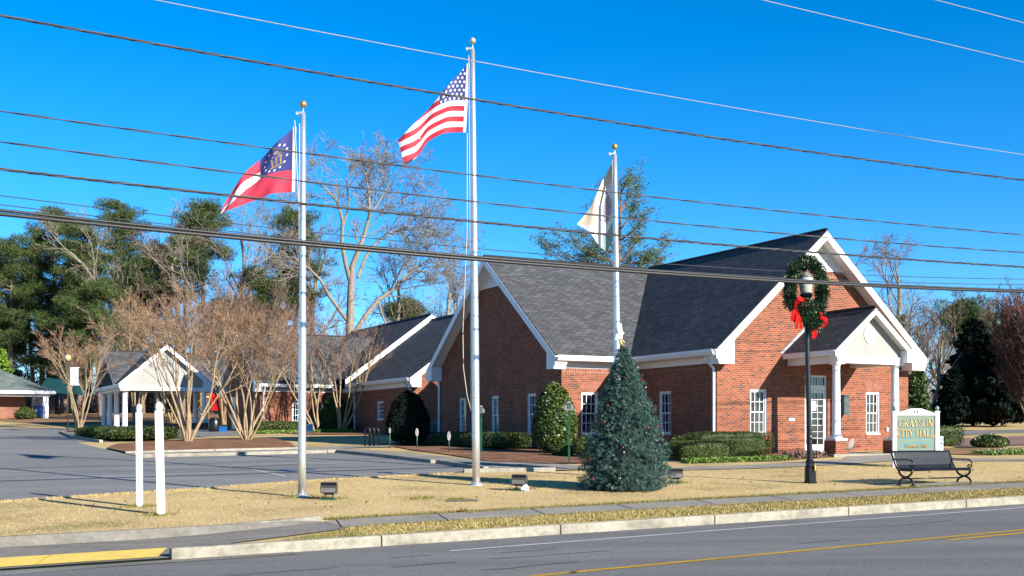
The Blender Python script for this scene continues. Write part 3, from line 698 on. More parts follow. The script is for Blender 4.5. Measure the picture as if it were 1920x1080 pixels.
# louvred oval vent
mb=MB(MUV); N=24; cz=4.85; ov=[(PM+.24*math.cos(2*math.pi*i/N),cz+.29*math.sin(2*math.pi*i/N)) for i in range(N)]
mb.prism(ov,28.47,28.499); o_=mb.build('gable_vent','white',ch)
mb=MB(MUV)
for i in range(7):
    z=cz-.2+i*.065; hw=.2*math.sqrt(max(0,1-((z-cz)/.25)**2)); mb.poly([(PM-hw,28.468,z),(PM+hw,28.468,z),(PM+hw,28.455,z-.03),(PM-hw,28.455,z-.03)])
    mb.poly([(PM-hw,28.455,z-.03),(PM+hw,28.455,z-.03),(PM+hw,28.468,z-.034),(PM-hw,28.468,z-.034)])
mb.build('louvre','signgrey',o_)
U=at(1572,V=30.5); mb=MB(MUV); mb.box(U-.02,U+.42,30.42,30.688,2.28,2.96); mb.box(U+.01,U+.39,30.405,30.419,2.32,2.92); mb.build('meter_box','utility',ch)
U=at(1478,V=30.69); mb=MB(MUV); mb.box(U,U+.26,30.66,30.689,2.06,2.16); mb.build('wall_vent','white',ch)
U=at(1661,V=30.69); mb=MB(MUV); mb.box(U,U+.07,30.64,30.689,1.72,1.86); mb.build('socket_box','white',ch)
# ------------------------------------------------------------------ rear wing building
an=thing('brick_building','long low red brick wing behind the hall with a stepped white roof edge','building',uv(23.2,55.2)+(1.5,))
AZE=4.5; AZR=8.3; AU0,AU1=22.85,33.4
mb=MB(MUV)
wv=[(at(707,U=23.2),at(719,U=23.2)),(at(741,U=23.2),at(753,U=23.2))]
wall(mb,(23.2,78),(23.2,55.2),1.0,[(0,4.28),(22.8,4.28)],[(78-a,78-b,2.39,3.4) for a,b in wv]+[])
wall(mb,(23.2,55.2),(33.05,55.2),.9,gprof(9.85,AZE,.74,.35))
mb.poly([(33.05,55.2,.9),(33.05,78,.9),(33.05,78,4.4),(33.05,55.2,4.4)]); mb.build('wall','brick',an)
groof(an,'V',AU0,AU1,AZE,AZE+.74*(AU1-AU0)/2,54.75,64.2); groof(an,'V',AU0-.05,AU1+.05,AZE+.3,AZE+.3+.74*(AU1-AU0+.1)/2,64.15,78)
mb=MB(MUV); rake(mb,AU0,AU1,AZE,AZE+.74*(AU1-AU0)/2,54.73,55.2,.32,.6); mb.build('rake_board','white',an)
mb=MB(MUV); zz=AZE+.3+.74*(AU1-AU0+.1)/2; xm=(AU0+AU1)/2
mb.prism([(AU0-.1,AZE-.25),(xm,zz-.5),(xm,zz-.02),(AU0-.1,AZE+.25)],64.05,64.14); mb.prism([(xm,zz-.5),(AU1+.1,AZE-.25),(AU1+.1,AZE+.25),(xm,zz-.02)],64.05,64.14); mb.build('rake_board','white',an)
bxo(an,'fascia','white',[(AU0-.02,AU0,54.8,64.04,4.28,4.48),(AU0,23.2,55.2,64,4.28,4.3),(23.17,23.198,55.25,77.9,4.05,4.28)])
gutter(an,(AU0-.02,54.8),(AU0-.02,64),4.49,(-1,0))
downspout(an,23.2,55.35,1.7,4.3,(-1,0)); downspout(an,23.2,63.6,1.75,4.3,(-1,0))
for a,b in wv: window(an,(23.2,a),R(-90),a-b,1.01,2.39,arch=False)
# ------------------------------------------------------------------ far brick range with its covered entry
fd=thing('brick_building','low brick range behind the crape myrtles with one white window','building',uv(18.3,66)+(1.8,))
mb=MB(MUV); w0,w1=at(548,V=66)-18.34,at(562,V=66)-18.34
wall(mb,(18.34,66),(23.2,66),1.3,[(0,4.3),(4.86,4.3)],[(w0,w1,2.0,3.45)])
wall(mb,(18.34,73.7),(18.34,66),1.3,gprof(7.7,4.5,.75,.35))
mb.poly([(18.34,73.7,1.3),(18.34,73.7,4.5),(24,73.7,4.5),(24,73.7,1.3)]); mb.build('wall','brick',fd)
window(fd,(18.34+w0,66),0,w1-w0,1.45,2.0,arch=False,cols=2)
groof(fd,'U',65.6,74.1,4.5,4.5+.75*4.25,18.0,27.9,matn='shingle_grey')
mb=MBS(MUV); rake(mb,65.6,74.1,4.5,4.5+.75*4.25,17.96,18.34,.28,.5); mb.build('rake_board','white',fd)
bxo(fd,'fascia','white',[(18.0,22.8,65.58,65.6,4.28,4.48),(18.4,23.1,65.97,65.998,4.06,4.24)]); gutter(fd,(18.0,65.58),(22.8,65.58),4.49,(0,-1)); downspout(fd,18.5,66,1.8,4.3)
bxo(fd,'door','white',[(18.31,18.338,at(434,U=18.3),at(441,U=18.3),1.8,3.9)])
cp=thing('carport','white columned drive-through canopy with a gabled grey shingle roof','canopy',uv(12.4,75)+(1.9,))
CZE=4.78; CU0,CU1=12.0,17.75; CM=(CU0+CU1)/2; CZR=7.25; CS=(CZR-CZE)/(CM-CU0)
groof(cp,'V',CU0,CU1,CZE,CZR,74.6,80,matn='shingle_grey'); groof(cp,'U',76.0,84.4,CZE,7.05,11.95,20.2,matn='shingle_grey')
mb=MB(MUV); rake(mb,CU0,CU1,CZE,CZR,74.58,74.95,.3,.6); mb.build('rake_board','white',cp)
mb=MB(MUV); mb.prism([(CU0+.3,4.5),(CU1-.3,4.5),(CU1-.3,CZE+.3*CS-.1),(CM,CZR-.12),(CU0+.3,CZE+.3*CS-.1)],74.93,74.97); mb.build('gable_panel','stucco',cp)
mb=MBS(MUV); rake(mb,76.0,84.4,CZE,7.05,11.93,12.2,.2,.4); mb.build('rake_board','white',cp)
mb=MBS(MUV); mb.prism([(76.2,4.6),(84.2,4.6),(80.2,6.95)],12.2,12.24); mb.build('gable_panel','trimdark',cp)
bxo(cp,'beam','white',[(12.2,17.6,74.8,75.2,4.33,4.56),(12.2,12.6,75.2,83.5,4.33,4.56),(17.1,17.5,75.2,83.5,4.33,4.56),(11.96,12.2,74.7,84.3,4.5,4.72),(17.6,20.2,75.9,76.2,4.3,4.5),(17.6,20.2,75.7,75.8,4.6,4.78)])
bxo(cp,'ceiling','white',[(12.6,17.1,75.2,83.5,4.5,4.54)])
for V in (75.05,78.1,80.7,83.1): column(cp,12.42,V,1.95,4.33,r=.17,pw=.22,cap=.24,n=14)
for V in (75.05,77.4,82.0): column(cp,17.25,V,2.35,4.33,r=.17,pw=.22,cap=.24,n=14,pz=None); bxo(cp,'pedestal','brick',[(16.85,17.65,V-.4,V+.4,1.5,2.349)])
# ------------------------------------------------------------------ pavilion at the far left
pv=thing('brick_pavilion','low brick pavilion with green grey hipped roof and square white posts','building',uv(10,98)+(2.8,))
mb=MB(MUV); mb.box(2,9.0,99.6,107,2.5,4.85); mb.build('wall','brick_far',pv)
e=[(-2,97.6,5.0),(10.9,97.6,5.0),(10.9,108.4,5.0),(-2,108.4,5.0)]; r0=(1.5,103,7.75);r1=(5.2,103,7.75)
mb=MB(MUV)
for q in ([e[0],e[1],r1,r0],[e[2],e[3],r0,r1]): mb.slab(q,.08,0,1)
for q in ([e[1],e[2],r1],[e[3],e[0],r0]): mb.slab(q,.08,0,1)
mb.build('roof',['shingle_green','white'],pv)
bxo(pv,'fascia','white',[(-2,10.95,97.5,97.6,4.75,4.98),(10.9,11.0,97.6,108.4,4.75,4.98),(-1.8,10.6,97.9,98.2,4.55,4.75),(10.3,10.6,98.2,108,4.55,4.75)])
for U,V in ((10.3,98.05),(6.6,98.05),(10.3,100.9),(10.3,103.4),(10.3,106.2),(2.6,98.05)): bxo(pv,'post','col',[(U-.19,U+.19,V-.19,V+.19,2.6,4.55)])
bxo(pv,'cupola','white',[(2.9,4.1,102.4,103.6,7.2,8.5)])
# ------------------------------------------------------------------ flags and poles
def flagpole(px,py,topx,topy,rb,rt,ballm,label,V=None,ropes=(),zb=None):
    U,V=(at(px,V=V),V) if V else hit(px,py)
    b=G(U,V); k=F/(S_*U+C_*V); t=PX(topx,topy,k); t.y=b.y
    o=thing('flagpole',label,'flagpole',b,'flagpoles on the front lawn')
    mb=MB(); n=9; pts=[b+(t-b)*(i/n) for i in range(n+1)]; rr=[rb+(rt-rb)*max(0,(i/n-.35)/.65) for i in range(n+1)]
    mb.tube(pts,rr,16); mb.build('pole','steel',o)
    mb=MB(); 
    for q in (.12,.2,.31,.39,.47,.56,.66):
        p=b+(t-b)*q; r=rb+(rt-rb)*max(0,(q-.35)/.65); mb.tube([p-(t-b)*.0006,p+(t-b)*.0006],r+.002,16,cap=False)
    mb.build('joint_ring','signgrey',o)
    mb=MB(); mb.lathe(b,[(rb*1.9,-.02),(rb*1.8,.02),(rb*1.3,.05),(rb*1.05,.08)],16); mb.build('base_collar','steel',o)
    mb=MB(); mb.tube([t-Vector((0,0,.02)),t+Vector((0,0,.13))],.014,8); mb.box(t.x-.15,t.x+.03,t.y-.02,t.y+.02,t.z+.0,t.z+.045); mb.ball(Vector((t.x-.13,t.y,t.z-.0)),.03,8); mb.build('truck','steel',o)
    mb=MB(); mb.ball(t+Vector((0,0,.2)),.072,14); mb.build('finial_ball',ballm,o)
    for i,r in enumerate(ropes):
        mb=MB(); P=[PX(x,y,k)+Vector((0,-.02,0)) for x,y in r]; mb.tube(P,.008,5); mb.build('halyard','rope',o)
    return k,b.y,o
k1,y1_,_=flagpole(566,932,568.5,214,.079,.048,'gold','tall metal flagpole at the left flying the dark blue and red flag',ropes=[[(553,226),(561,400),(561.5,600),(560,820)],[(562,232),(562,500),(561,820)]])
k2,y2_,_=flagpole(893,910,886,93,.088,.05,'silverball','tallest metal flagpole flying the stars and stripes',ropes=[[(879,104),(880,260),(882,500),(883,760)],[(876,250),(876,430),(868,620),(869,690),(876,742),(884,772)]])
k3,y3_,_=flagpole(1160,900,1152.5,290,.085,.055,'gold','metal flagpole rising behind the decorated tree with a pale flag',V=24.5,ropes=[[(1148,300),(1150,460),(1154,640)]])
def interp(pl,s):
    n=len(pl)-1; x=s*n; i=min(int(x),n-1); f=x-i
    return (pl[i][0]*(1-f)+pl[i+1][0]*f, pl[i][1]*(1-f)+pl[i+1][1]*f)
def resample(pl,n=24):
    d=[0]
    for a,b in zip(pl,pl[1:]): d.append(d[-1]+math.hypot(b[0]-a[0],b[1]-a[1]))
    out=[]
    for i in range(n+1):
        t=d[-1]*i/n
        for j in range(len(d)-1):
            if d[j]<=t<=d[j+1]+1e-6:
                f=(t-d[j])/max(d[j+1]-d[j],1e-6); out.append((pl[j][0]+(pl[j+1][0]-pl[j][0])*f,pl[j][1]+(pl[j+1][1]-pl[j][1])*f)); break
    # smooth
    for _ in range(2): out=[out[0]]+[((out[i-1][0]+2*out[i][0]+out[i+1][0])/4,(out[i-1][1]+2*out[i][1]+out[i+1][1])/4) for i in range(1,n)]+[out[-1]]
    return out
def cloth(name,label,k,bottom,top,full0,full1,cellmat,mats,ns,nt_,extras=None,group='flags flying from the poles',wav=.05,ph=0,sp=1.0):
    """bottom and top silhouettes; t counts up from the lower hem; what would pass the top edge folds over behind"""
    bo,to=resample(bottom),resample(top)
    def S(s,t,off=0):
        bx,by=interp(bo,s); tx,ty=interp(to,s)
        L=math.hypot(tx-bx,ty-by); full=full0+(full1-full0)*(s**sp); full=max(full,L)
        d=t*full; dep=wav*math.sin(6.0*s*2+ph+t*2.2)*min(1,s*4)+wav*.5*math.sin(17*s+t*7+ph)*min(1,s*4)
        if d>L:
            e=d-L; d=L-e; dep+=.07*min(1,e/6)+.02
            if d<0: d=-.15*d
        f=d/max(L,1e-6)
        p=PX(bx+(tx-bx)*f,by+(ty-by)*f,k); p.y+=dep+off; return p
    V=[];Fc=[];mi=[]
    for i in range(ns+1):
        for j in range(nt_+1): V.append(S(i/ns,j/nt_))
    for i in range(ns):
        for j in range(nt_):
            Fc.append((i*(nt_+1)+j,(i+1)*(nt_+1)+j,(i+1)*(nt_+1)+j+1,i*(nt_+1)+j+1)); mi.append(cellmat((i+.5)/ns,(j+.5)/nt_))
    o=mesh_np(name,[tuple(v) for v in V],Fc,mats,loc=tuple(V[0]),mi=mi,smooth=True); tag(o,label,'flag',group)
    return o,S
def star_mesh(S,pts,size_s,size_t,parent,m,name='star_pattern',off=-.008):
    mb=MB()
    for (s,t) in pts:
        P=[]
        for i in range(10):
            r=1 if i%2==0 else .42; a=math.pi/2+i*math.pi/5
            P.append(S(min(1,max(0,s-size_s*r*math.cos(a))),min(1,max(0,t+size_t*r*math.sin(a))),off))
        c=S(s,t,off)
        for i in range(10): mb.poly([c,P[i],P[(i+1)%10]])
    return mb.build(name,m,parent)
def us(s,t):
    if s<.4 and t>6/13: return 2
    return 0 if int(t*13)%2==0 else 1
uo,uS=cloth('national_flag','stars and stripes with red and white stripes on the middle pole',k2,
  [(869.5,248),(855,247),(838,248),(820,256),(806,262),(796,270),(790,283),(780,296),(757,305.5)],
  [(876.5,120),(852,147),(826,176),(800,206),(772,237),(746,262)],129,128,us,['fred','fwhite','fblue'],60,78,wav=.045)
st=[]
for r in range(9):
    for c in range(6 if r%2==0 else 5): st.append((.4*((c+.5 if r%2==0 else c+1)/6),6/13+7/13*(r+.5)/9))
def inside(S,bt,s,t): return True
star_mesh(uS,st,.024,.029,uo,'fstar')
def header(k,a,b,par):
    mb=MB(); A,B=PX(*a,k),PX(*b,k); wd=.03; mb.hexa([(A.x-wd,A.y-.006,A.z),(A.x+wd,A.y-.006,A.z),(A.x+wd,A.y+.006,A.z),(A.x-wd,A.y+.006,A.z),(B.x-wd,B.y-.006,B.z),(B.x+wd,B.y-.006,B.z),(B.x+wd,B.y+.006,B.z),(B.x-wd,B.y+.006,B.z)]); mb.build('header','fwhite',par)
header(k2,(871,248),(878,119),uo)
def ga(s,t):
    b1=np.interp(s,[0,.2,.42,.6,.85,1],[.34,.42,.5,.5,.32,.4]); wt=np.interp(s,[0,.42,.6,.85,1],[.33,.2,.25,.4,.3])
    if s<.42 and t>b1: return 2
    return 1 if b1<t<b1+wt else 0
go,gS=cloth('state_flag','dark blue and crimson flag with gold crest and star ring on the left pole',k1,
  [(549,360),(530,361),(508,364),(490,371),(472,377),(452,385),(434,393),(413,401)],
  [(551,239),(525,263),(498,287),(478,306),(462,322),(446,343),(432,362),(420,380),(413,399)],1,1,ga,['fgred','fwhite','fblue'],60,60,wav=.05,ph=1,sp=1.3)
cs,ct=.215,.69
star_mesh(gS,[(cs+.14*math.cos(a*2*math.pi/13),ct+.22*math.sin(a*2*math.pi/13)) for a in range(13)],.02,.026,go,'fstar')
mb=MB()
for (a,b,c,d) in ((-.07,-.05,-.13,.0),(.03,.05,-.13,.0),(-.015,-.0,-.12,.02),(-.075,.06,.0,.03),(-.06,.045,.05,.075),(-.03,.02,.09,.14),(-.08,.065,-.16,-.135)):
    mb.poly([gS(cs+a,ct+c,-.008),gS(cs+b,ct+c,-.008),gS(cs+b,ct+d,-.008),gS(cs+a,ct+d,-.008)])
mb.build('crest','fgold',go); header(k1,(550,360),(552.5,238),go)
def cf(s,t):
    q=t+ (s-.3)*.35
    if q>.72: return 0
    if q<.16 and s<.34: return 2
    if (s-.28)**2/.05+(t-.5)**2/.03<1 and (s-.28)**2/.05+(t-.5)**2/.03>.75: return 3
    if s<.36 and (s-.18)**2/.02+(t-.47)**2/.025<1: return 3
    if s>.6 and t>.2: return 0
    return 1
# pale flag: a narrow fold beside the pole, then a wider one swinging out behind it
def cS(s,t,off=0):
    if s<.36:
        f=s/.36; x=1149-f*22*(1-.72*t**3*1.0); y0=452+16*math.sin(f*2.6); y=y0+(307-y0)*t; dep=.02+.1*math.sin(f*2.2)
        x=1149-f*(22 if t<.5 else 22*(1-(t-.5)*1.75))
    else:
        f=(s-.36)/.64; xa=1149-(22 if t<.5 else 22*(1-(t-.5)*1.75)); top=1-t
        # left silhouette
        sil=resample([(1146,307),(1136,325),(1125,347),(1117,366),(1108,388),(1083,417)],20); lo=resample([(1128,459),(1118,449),(1104,430),(1083,417)],20)
        X0,Y0=interp(lo,f); X1,Y1=interp(sil,min(1,f*1.0)); X1=1146-(1146-X1)
        Ya=465-(465-307)*t; L=(X0,Y0); 
        # blend between lower edge (t=0) and silhouette (t=1)
        xs=X0*(1-t)+X1*t; ys=Y0*(1-t)+Y1*t; b=(1-f)**3
        x=xs*(1-b)+xa*b; y=ys*(1-b)+Ya*b; dep=.1+.12*f+.03*math.sin(9*f)
    p=PX(x,y,k3); p.y+=dep+off; return p
V_=[];F_=[];mi=[]
for i in range(51):
    for j in range(41): V_.append(tuple(cS(i/50,j/40)))
for i in range(50):
    for j in range(40): F_.append((i*41+j,(i+1)*41+j,(i+1)*41+j+1,i*41+j+1)); mi.append(cf((i+.5)/50,(j+.5)/40))
o=mesh_np('city_flag',V_,F_,['fpeach','fwhite','fgreen','fseal'],loc=V_[0],mi=mi,smooth=True); tag(o,'pale peach and white flag with a round seal hanging limp on the right pole','flag','flags flying from the poles')
# ------------------------------------------------------------------ overhead cables
def wirepts(V,pts,u0=-22,u1=75,step=1.0,z=False):
    A=[]; 
    for x,y in pts: U=at(x,V=V); A.append((U,zpy(y,U,V)))
    n=len(A); c=np.polyfit([a[0] for a in A],[a[1] for a in A],min(2,n-1)) if n>2 else np.polyfit([a[0] for a in A],[a[1] for a in A],1)
    if len(c)==3: 
        c=np.array(c)
        if c[0]<0 or c[0]>.003: 
            c1=np.polyfit([a[0] for a in A],[a[1] for a in A],1); c=np.array([.0006,c1[0]-.0006*30,c1[1]]); m=np.mean([np.polyval(c,a[0])-a[1] for a in A]); c[2]-=m
    U=np.arange(u0,u1,step); return [Vector((*uv(u,V),float(np.polyval(c,u)))) for u in U]
def wire(label,V,pts,r,m='wire',twist=0,strands=2,step=2.0,cat='cable'):
    mb=MB()
    if twist:
        P=wirepts(V,pts,-8,34,.09); n=len(P)
        for s in range(strands):
            Q=[p+Vector((S_*math.cos(2*math.pi*(i*.09/twist+s/strands)),-C_*math.cos(2*math.pi*(i*.09/twist+s/strands)),math.sin(2*math.pi*(i*.09/twist+s/strands))))*r for i,p in enumerate(P)]
            mb.tube(Q,r*(1.0 if strands==2 else .9),5,s if isinstance(m,list) else 0)
    else: mb.tube(wirepts(V,pts,step=step),r,6)
    o=mb.build('overhead_cable',m,loc=wirepts(V,pts,-8,34,20)[0]); return tag(o,label,cat,'cables strung along the street')
wire('bright thin cable crossing the tip of the tallest flagpole',18.5,[(290,0),(870,110),(1460,217),(1920,290)],.0085,'wirel')
wire('twisted dark cable cutting across the stripes of the national flag',19.5,[(0,32),(480,110),(880,187),(1500,283),(1920,337)],.0125,['wire','wirem','wire'],1.1,3)
wire('grey cable passing over the crest of the left flag',20.0,[(0,210),(480,272),(900,330),(1500,401),(1920,440)],.0095,['wire','wirem'],1.6,2)
wire('single cable below the crest cable, across the crimson of the left flag',20.1,[(0,267),(480,327),(960,385),(1440,437),(1920,473)],.0095,['wire','wirem'],1.9,2)
wire('thick twisted cable skimming the tip of the left flag',20.2,[(0,317),(480,371),(1000,428),(1500,470),(1920,501)],.014,['wire','wirem','wire'],.9,3)
wire('thin dark cable above the lashed pair, the upper of two',26.8,[(0,368),(480,422),(960,472),(1480,510),(1920,523)],.010)
wire('thin dark cable just above the lashed pair, the lower of two',26.6,[(0,384),(480,438),(960,487),(1480,520),(1920,534)],.010)
wire('pale wire high in the sky at the right, nearest the wreath lamp',16.2,[(1430,0),(1920,117)],.0085,'wirel')
wire('pale wire cutting the top right corner of the sky',15.2,[(1755,0),(1920,43)],.0085,'wirel')
# lashed pair
V=20.3; pl=[(0,402),(480,449.5),(960,492),(1500,530),(1920,547)]; pu=[(0,395),(480,443),(960,487),(1500,526.5),(1920,544)]
P=wirepts(V,pl,step=1.5); mb=MB(); mb.tube(P,.031,8)
Q=wirepts(V,pu,step=1.5); mb.tube(Q,.025,8)
A=wirepts(V,pl,-8,34,.06);B=wirepts(V,pu,-8,34,.06); H=[]
for i in range(len(A)):
    c=(A[i]+B[i])/2; h_=(B[i]-A[i]).length/2+.03; an=2*math.pi*i*.06/.46
    H.append(c+Vector((0,0,1))*h_*math.sin(an)+Vector((S_,-C_,0))*.033*math.cos(an))
mb.tube(H,.003,4,1); o=mb.build('overhead_cable',['wire','wirem'],loc=A[0]); tag(o,'thickest cable, a black pair lashed together, running in front of the wreath','cable','cables strung along the street')
# ------------------------------------------------------------------ white posts
for (bx,by,tx,ty,wd,lab) in ((262,950,260,757,.108,'white round-topped timber post, the shorter and further of two'),(302.5,965,297,753,.128,'white round-topped timber post, the taller and nearer of two')):
    U,V=hit(bx,by); b=G(U,V); k=F/b.y; t=PX(tx,ty,k); o=thing('sign_post',lab,'post',b,'bare white posts on the lawn')
    H=t.z-b.z; Mx=Matrix.Translation(b)@Matrix(((1,0,(t.x-b.x)/H,0),(0,1,.01,0),(0,0,1,0),(0,0,0,1)))@Matrix.Rotation(R(12),4,'Z'); h_=wd/2
    mb=MB(Mx); mb.box(-h_,h_,-h_,h_,-.1,H-.16); mb.build('post','white',o)
    mb=MB(Mx); mb.lathe((0,0,H-.16),[(h_*.9,0),(h_*.8,.015),(h_*1.05,.05),(h_*1.0,.09),(h_*.75,.13),(h_*.3,.155),(0,.16)],14); mb.build('finial','white',o)
# ------------------------------------------------------------------ lamp post with garland
U,V=hit(1519.5,906); b=G(U,V); k=F/b.y
lp=thing('street_lamp','black fluted street lamp wearing a green garland with red bows','street lamp',b)
lean=(1511.5-1519.5)/k/((906-560)/k)
Mx=Matrix.Translation(b)@Matrix(((1,0,lean,0),(0,1,0,0),(0,0,1,0),(0,0,0,1)))
mb=MB(Mx); mb.lathe((0,0,0),[(.15,0),(.15,.03),(.135,.05),(.125,.33),(.13,.36),(.1,.4),(.095,.45),(.11,.49),(.075,.54)],8,0,False); mb.build('lamp_base','dark',lp)
mb=MB(Mx)
N=16; prof=[(.072,.53),(.066,1.0),(.075,1.05),(.062,1.1),(.056,2.4),(.05,4.05)]
mb.lathe((0,0,0),prof,N,0,False); mb.lathe((0,0,4.05),[(.06,0),(.075,.03),(.075,.06),(.05,.1),(.07,.16),(.13,.24),(.155,.28),(.15,.3)],14); mb.build('pole','dark',lp)
zl=4.36
mb=MB(Mx); mb.lathe((0,0,zl),[(.12,0),(.135,.05),(.165,.3),(.17,.36),(.16,.37)],16); mb.build('lantern_glass',mat('lantern_glass',(.5,.5,.44),.15,.15,5,spec=.8),lp)
mb=MB(Mx); mb.lathe((0,0,zl+.37),[(.18,0),(.15,.05),(.09,.1),(.07,.13),(.03,.16)],14); mb.build('lantern_cap','lens',lp)
mb=MB(Mx); mb.lathe((0,0,zl+.52),[(.02,0),(.035,.03),(.015,.06),(.03,.1),(.004,.17)],10); mb.build('finial','dark',lp)
mb=MB(Mx); mb.box(.07,.1,-.16,-.09,.3,.42); mb.build('warning_sticker','playyel',lp)
rng=np.random.default_rng(5)
def garland(path,rad,n,dy=None):
    P=np.array([tuple(PX(x,y,k)+Vector((0,d,0))) for x,y,d in path]); seg=np.linalg.norm(P[1:]-P[:-1],axis=1); cum=np.r_[0,np.cumsum(seg)]
    t=rng.uniform(0,cum[-1],n); i=np.clip(np.searchsorted(cum,t)-1,0,len(P)-2); f=((t-cum[i])/seg[i])[:,None]; c=P[i]*(1-f)+P[i+1]*f
    o=rng.normal(size=(n,3)); o/=np.linalg.norm(o,axis=1,keepdims=True); rr=rad*(.35+.65*rng.uniform(0,1,n)**.6)*(1+.25*np.sin(t*23)); return c+o*rr[:,None],o
path=[(1513,490,0),(1527,496,0),(1537,512,.02),(1541,532,.03),(1542,552,.03),(1537,572,0),(1533,590,-.05),(1529,606,-.1),(1524,616,-.12)]
pathl=[(1513,490,0),(1499,495,0),(1489,507,-.02),(1484,522,-.03),(1481,540,-.04),(1479,557,-.05),(1484,570,-.06),(1492,577,-.08),(1500,583,-.1)]
pathm=[(1506,570,-.05),(1512,580,-.12),(1512,595,-.1),(1521,610,-.12)]
parts=[]
for p,r,n in ((path,.17,9000),(pathl,.17,8500),(pathm,.19,5200)):
    c,o=garland(p,r,n); parts.append(leaf_quads(c,.075,.25,rng,bias=o*1.3))
Vv,Ff=join(parts)
wr=mesh_np('garland_wreath',Vv,Ff,'wreath',loc=tuple(PX(1510,550,k))); tag(wr,'tall oval evergreen wreath hung on the street lamp','wreath')
c,o=garland(path+pathl,.19,46); mb=MB()
for p in c: mb.ball(Vector(p),.014,5)
mb.build('fairy_lights','bulb',wr)
def ribbon(pts,wd,m,par,k=k,name='bow',dy=-.2):
    mb=MB(); P=[PX(x,y,k)+Vector((0,dy+d,0)) for x,y,d,_ in pts]
    for i in range(len(P)-1):
        d=(P[i+1]-P[i]); nrm=Vector((-d.z,.35*wd,d.x)).normalized(); w0=pts[i][3]*wd; w1=pts[i+1][3]*wd
        mb.poly([P[i]-nrm*w0,P[i+1]-nrm*w1,P[i+1]+nrm*w1,P[i]+nrm*w0],sm=True)
    return mb
for nm,rib in (('bow',[[(1489,583,0,.4),(1487,573,-.06,.8),(1491,564,-.1,1),(1499,562,-.06,1),(1503,570,0,1),(1500,578,.03,.7),(1490,585,0,.3)],[(1489,584,0,.4),(1483,586,-.08,1),(1480,594,-.08,1.1),(1482,604,-.04,1.0),(1488,600,0,.9),(1490,588,0,.4)],[(1489,585,0,.4),(1490,595,-.05,.7),(1489,606,-.07,.8),(1488,619,-.05,.75)],[(1490,585,0,.4),(1494,597,-.04,.7),(1497,610,-.03,.8),(1498,618,0,.7)]]),
            ('bow',[[(1531,603,0,.3),(1533,597,-.06,.8),(1540,599,-.08,1),(1545,604,-.05,1),(1541,611,-.02,.8),(1534,616,0,.5),(1528,619,0,.4)],[(1528,619,0,.4),(1522,622,-.03,.9),(1520,629,-.04,.9),(1521,636,-.03,.7)],[(1527,619,0,.4),(1526,628,-.03,.7),(1523,636,0,.5)],[(1535,587,0,.5),(1537,592,0,.6),(1534,598,0,.4)]])):
    mm=MB()
    for r_ in rib:
        q=ribbon(r_,.047,'red',wr)
        b0=len(mm.v); mm.v+=q.v; mm.f+=[tuple(i+b0 for i in f) for f in q.f]; mm.m+=q.m; mm.sm+=q.sm
    mm.build('bow','red',wr)
# ------------------------------------------------------------------ decorated tree
U,V=hit(1172,917); b=G(U,V); k=F/b.y
ct_=thing('christmas_tree','blue-green tinsel christmas tree dotted with red baubles and topped by a star','christmas tree',b)
Ht=(917-655)/k
def rad_at(f):   # f 0 bottom .. 1 top, half widths measured from the picture
    xs=[0,.08,.2,.3,.45,.6,.75,.88,1.0]; ys=[90,89,85,78,67,52,38,23,7]; return np.interp(f,xs,ys)/k
rng=np.random.default_rng(11); nt3=2300
f=np.concatenate([rng.beta(1.0,1.5,nt3),rng.uniform(.75,1.0,230)]); n=len(f); a=rng.uniform(0,2*math.pi,n)
lump=1+.05*np.sin(a*5+f*26)+.05*np.sin(a*3-f*40)-.10*(np.abs(f-.19-.02*np.sin(a*2))<.015)
r=rad_at(f)*lump*rng.uniform(.74,1.04,n)
tip=np.stack([b.x+r*np.cos(a)-.03*f,b.y+r*np.sin(a),b.z+.03+f*Ht],1); ax=np.stack([np.cos(a),np.sin(a),rng.uniform(-.5,.35,n)],1); ax/=np.linalg.norm(ax,axis=1,keepdims=True)
m=30; t=rng.uniform(0,1,(n,m,1)); c=tip[:,None,:]-ax[:,None,:]*.2*t; nd=rng.normal(size=(n,m,3)); nd-= (nd*ax[:,None,:]).sum(2,keepdims=True)*ax[:,None,:]; nd/=np.linalg.norm(nd,axis=2,keepdims=True)
d_=nd*.85+ax[:,None,:]*.6; d_/=np.linalg.norm(d_,axis=2,keepdims=True); c=c.reshape(-1,3); d_=d_.reshape(-1,3); L=.055*rng.uniform(.7,1.25,len(c))[:,None]
sd=np.cross(d_,rng.normal(size=d_.shape)); sd/=np.linalg.norm(sd,axis=1,keepdims=True); W_=.0042
q=np.stack([c-sd*W_,c+sd*W_,c+d_*L+sd*W_*.5,c+d_*L-sd*W_*.5],1).reshape(-1,3); mesh_np('branches',q,np.arange(len(q)).reshape(-1,4),'tinsel',parent=ct_)
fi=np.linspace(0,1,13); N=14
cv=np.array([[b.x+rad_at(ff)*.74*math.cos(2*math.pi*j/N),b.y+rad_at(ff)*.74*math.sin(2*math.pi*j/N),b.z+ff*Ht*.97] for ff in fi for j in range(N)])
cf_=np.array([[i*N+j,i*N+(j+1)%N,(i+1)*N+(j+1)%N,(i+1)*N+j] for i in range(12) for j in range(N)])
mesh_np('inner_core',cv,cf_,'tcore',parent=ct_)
bm1=None
for i in range(24):
    ff=rng.uniform(.02,.95); aa=rng.uniform(math.pi*1.0,2*math.pi); rr=rad_at(ff)*1.0; p=Vector((b.x+rr*math.cos(aa),b.y+rr*math.sin(aa),b.z+ff*Ht))
    if i in (0,18):
        mb=MB(); mb.ball(Vector((0,0,0)),.026,7); bm1=mb.build('bauble','redc' if i==0 else 'pinkish',loc=(0,0,0)); c=bm1; c.parent=ct_
    else: c=bm1.copy(); COL.objects.link(c); c.parent=ct_
    c.location=p-ct_.location; c.scale=(1,1,1) if i<18 else (.7,.7,.7)
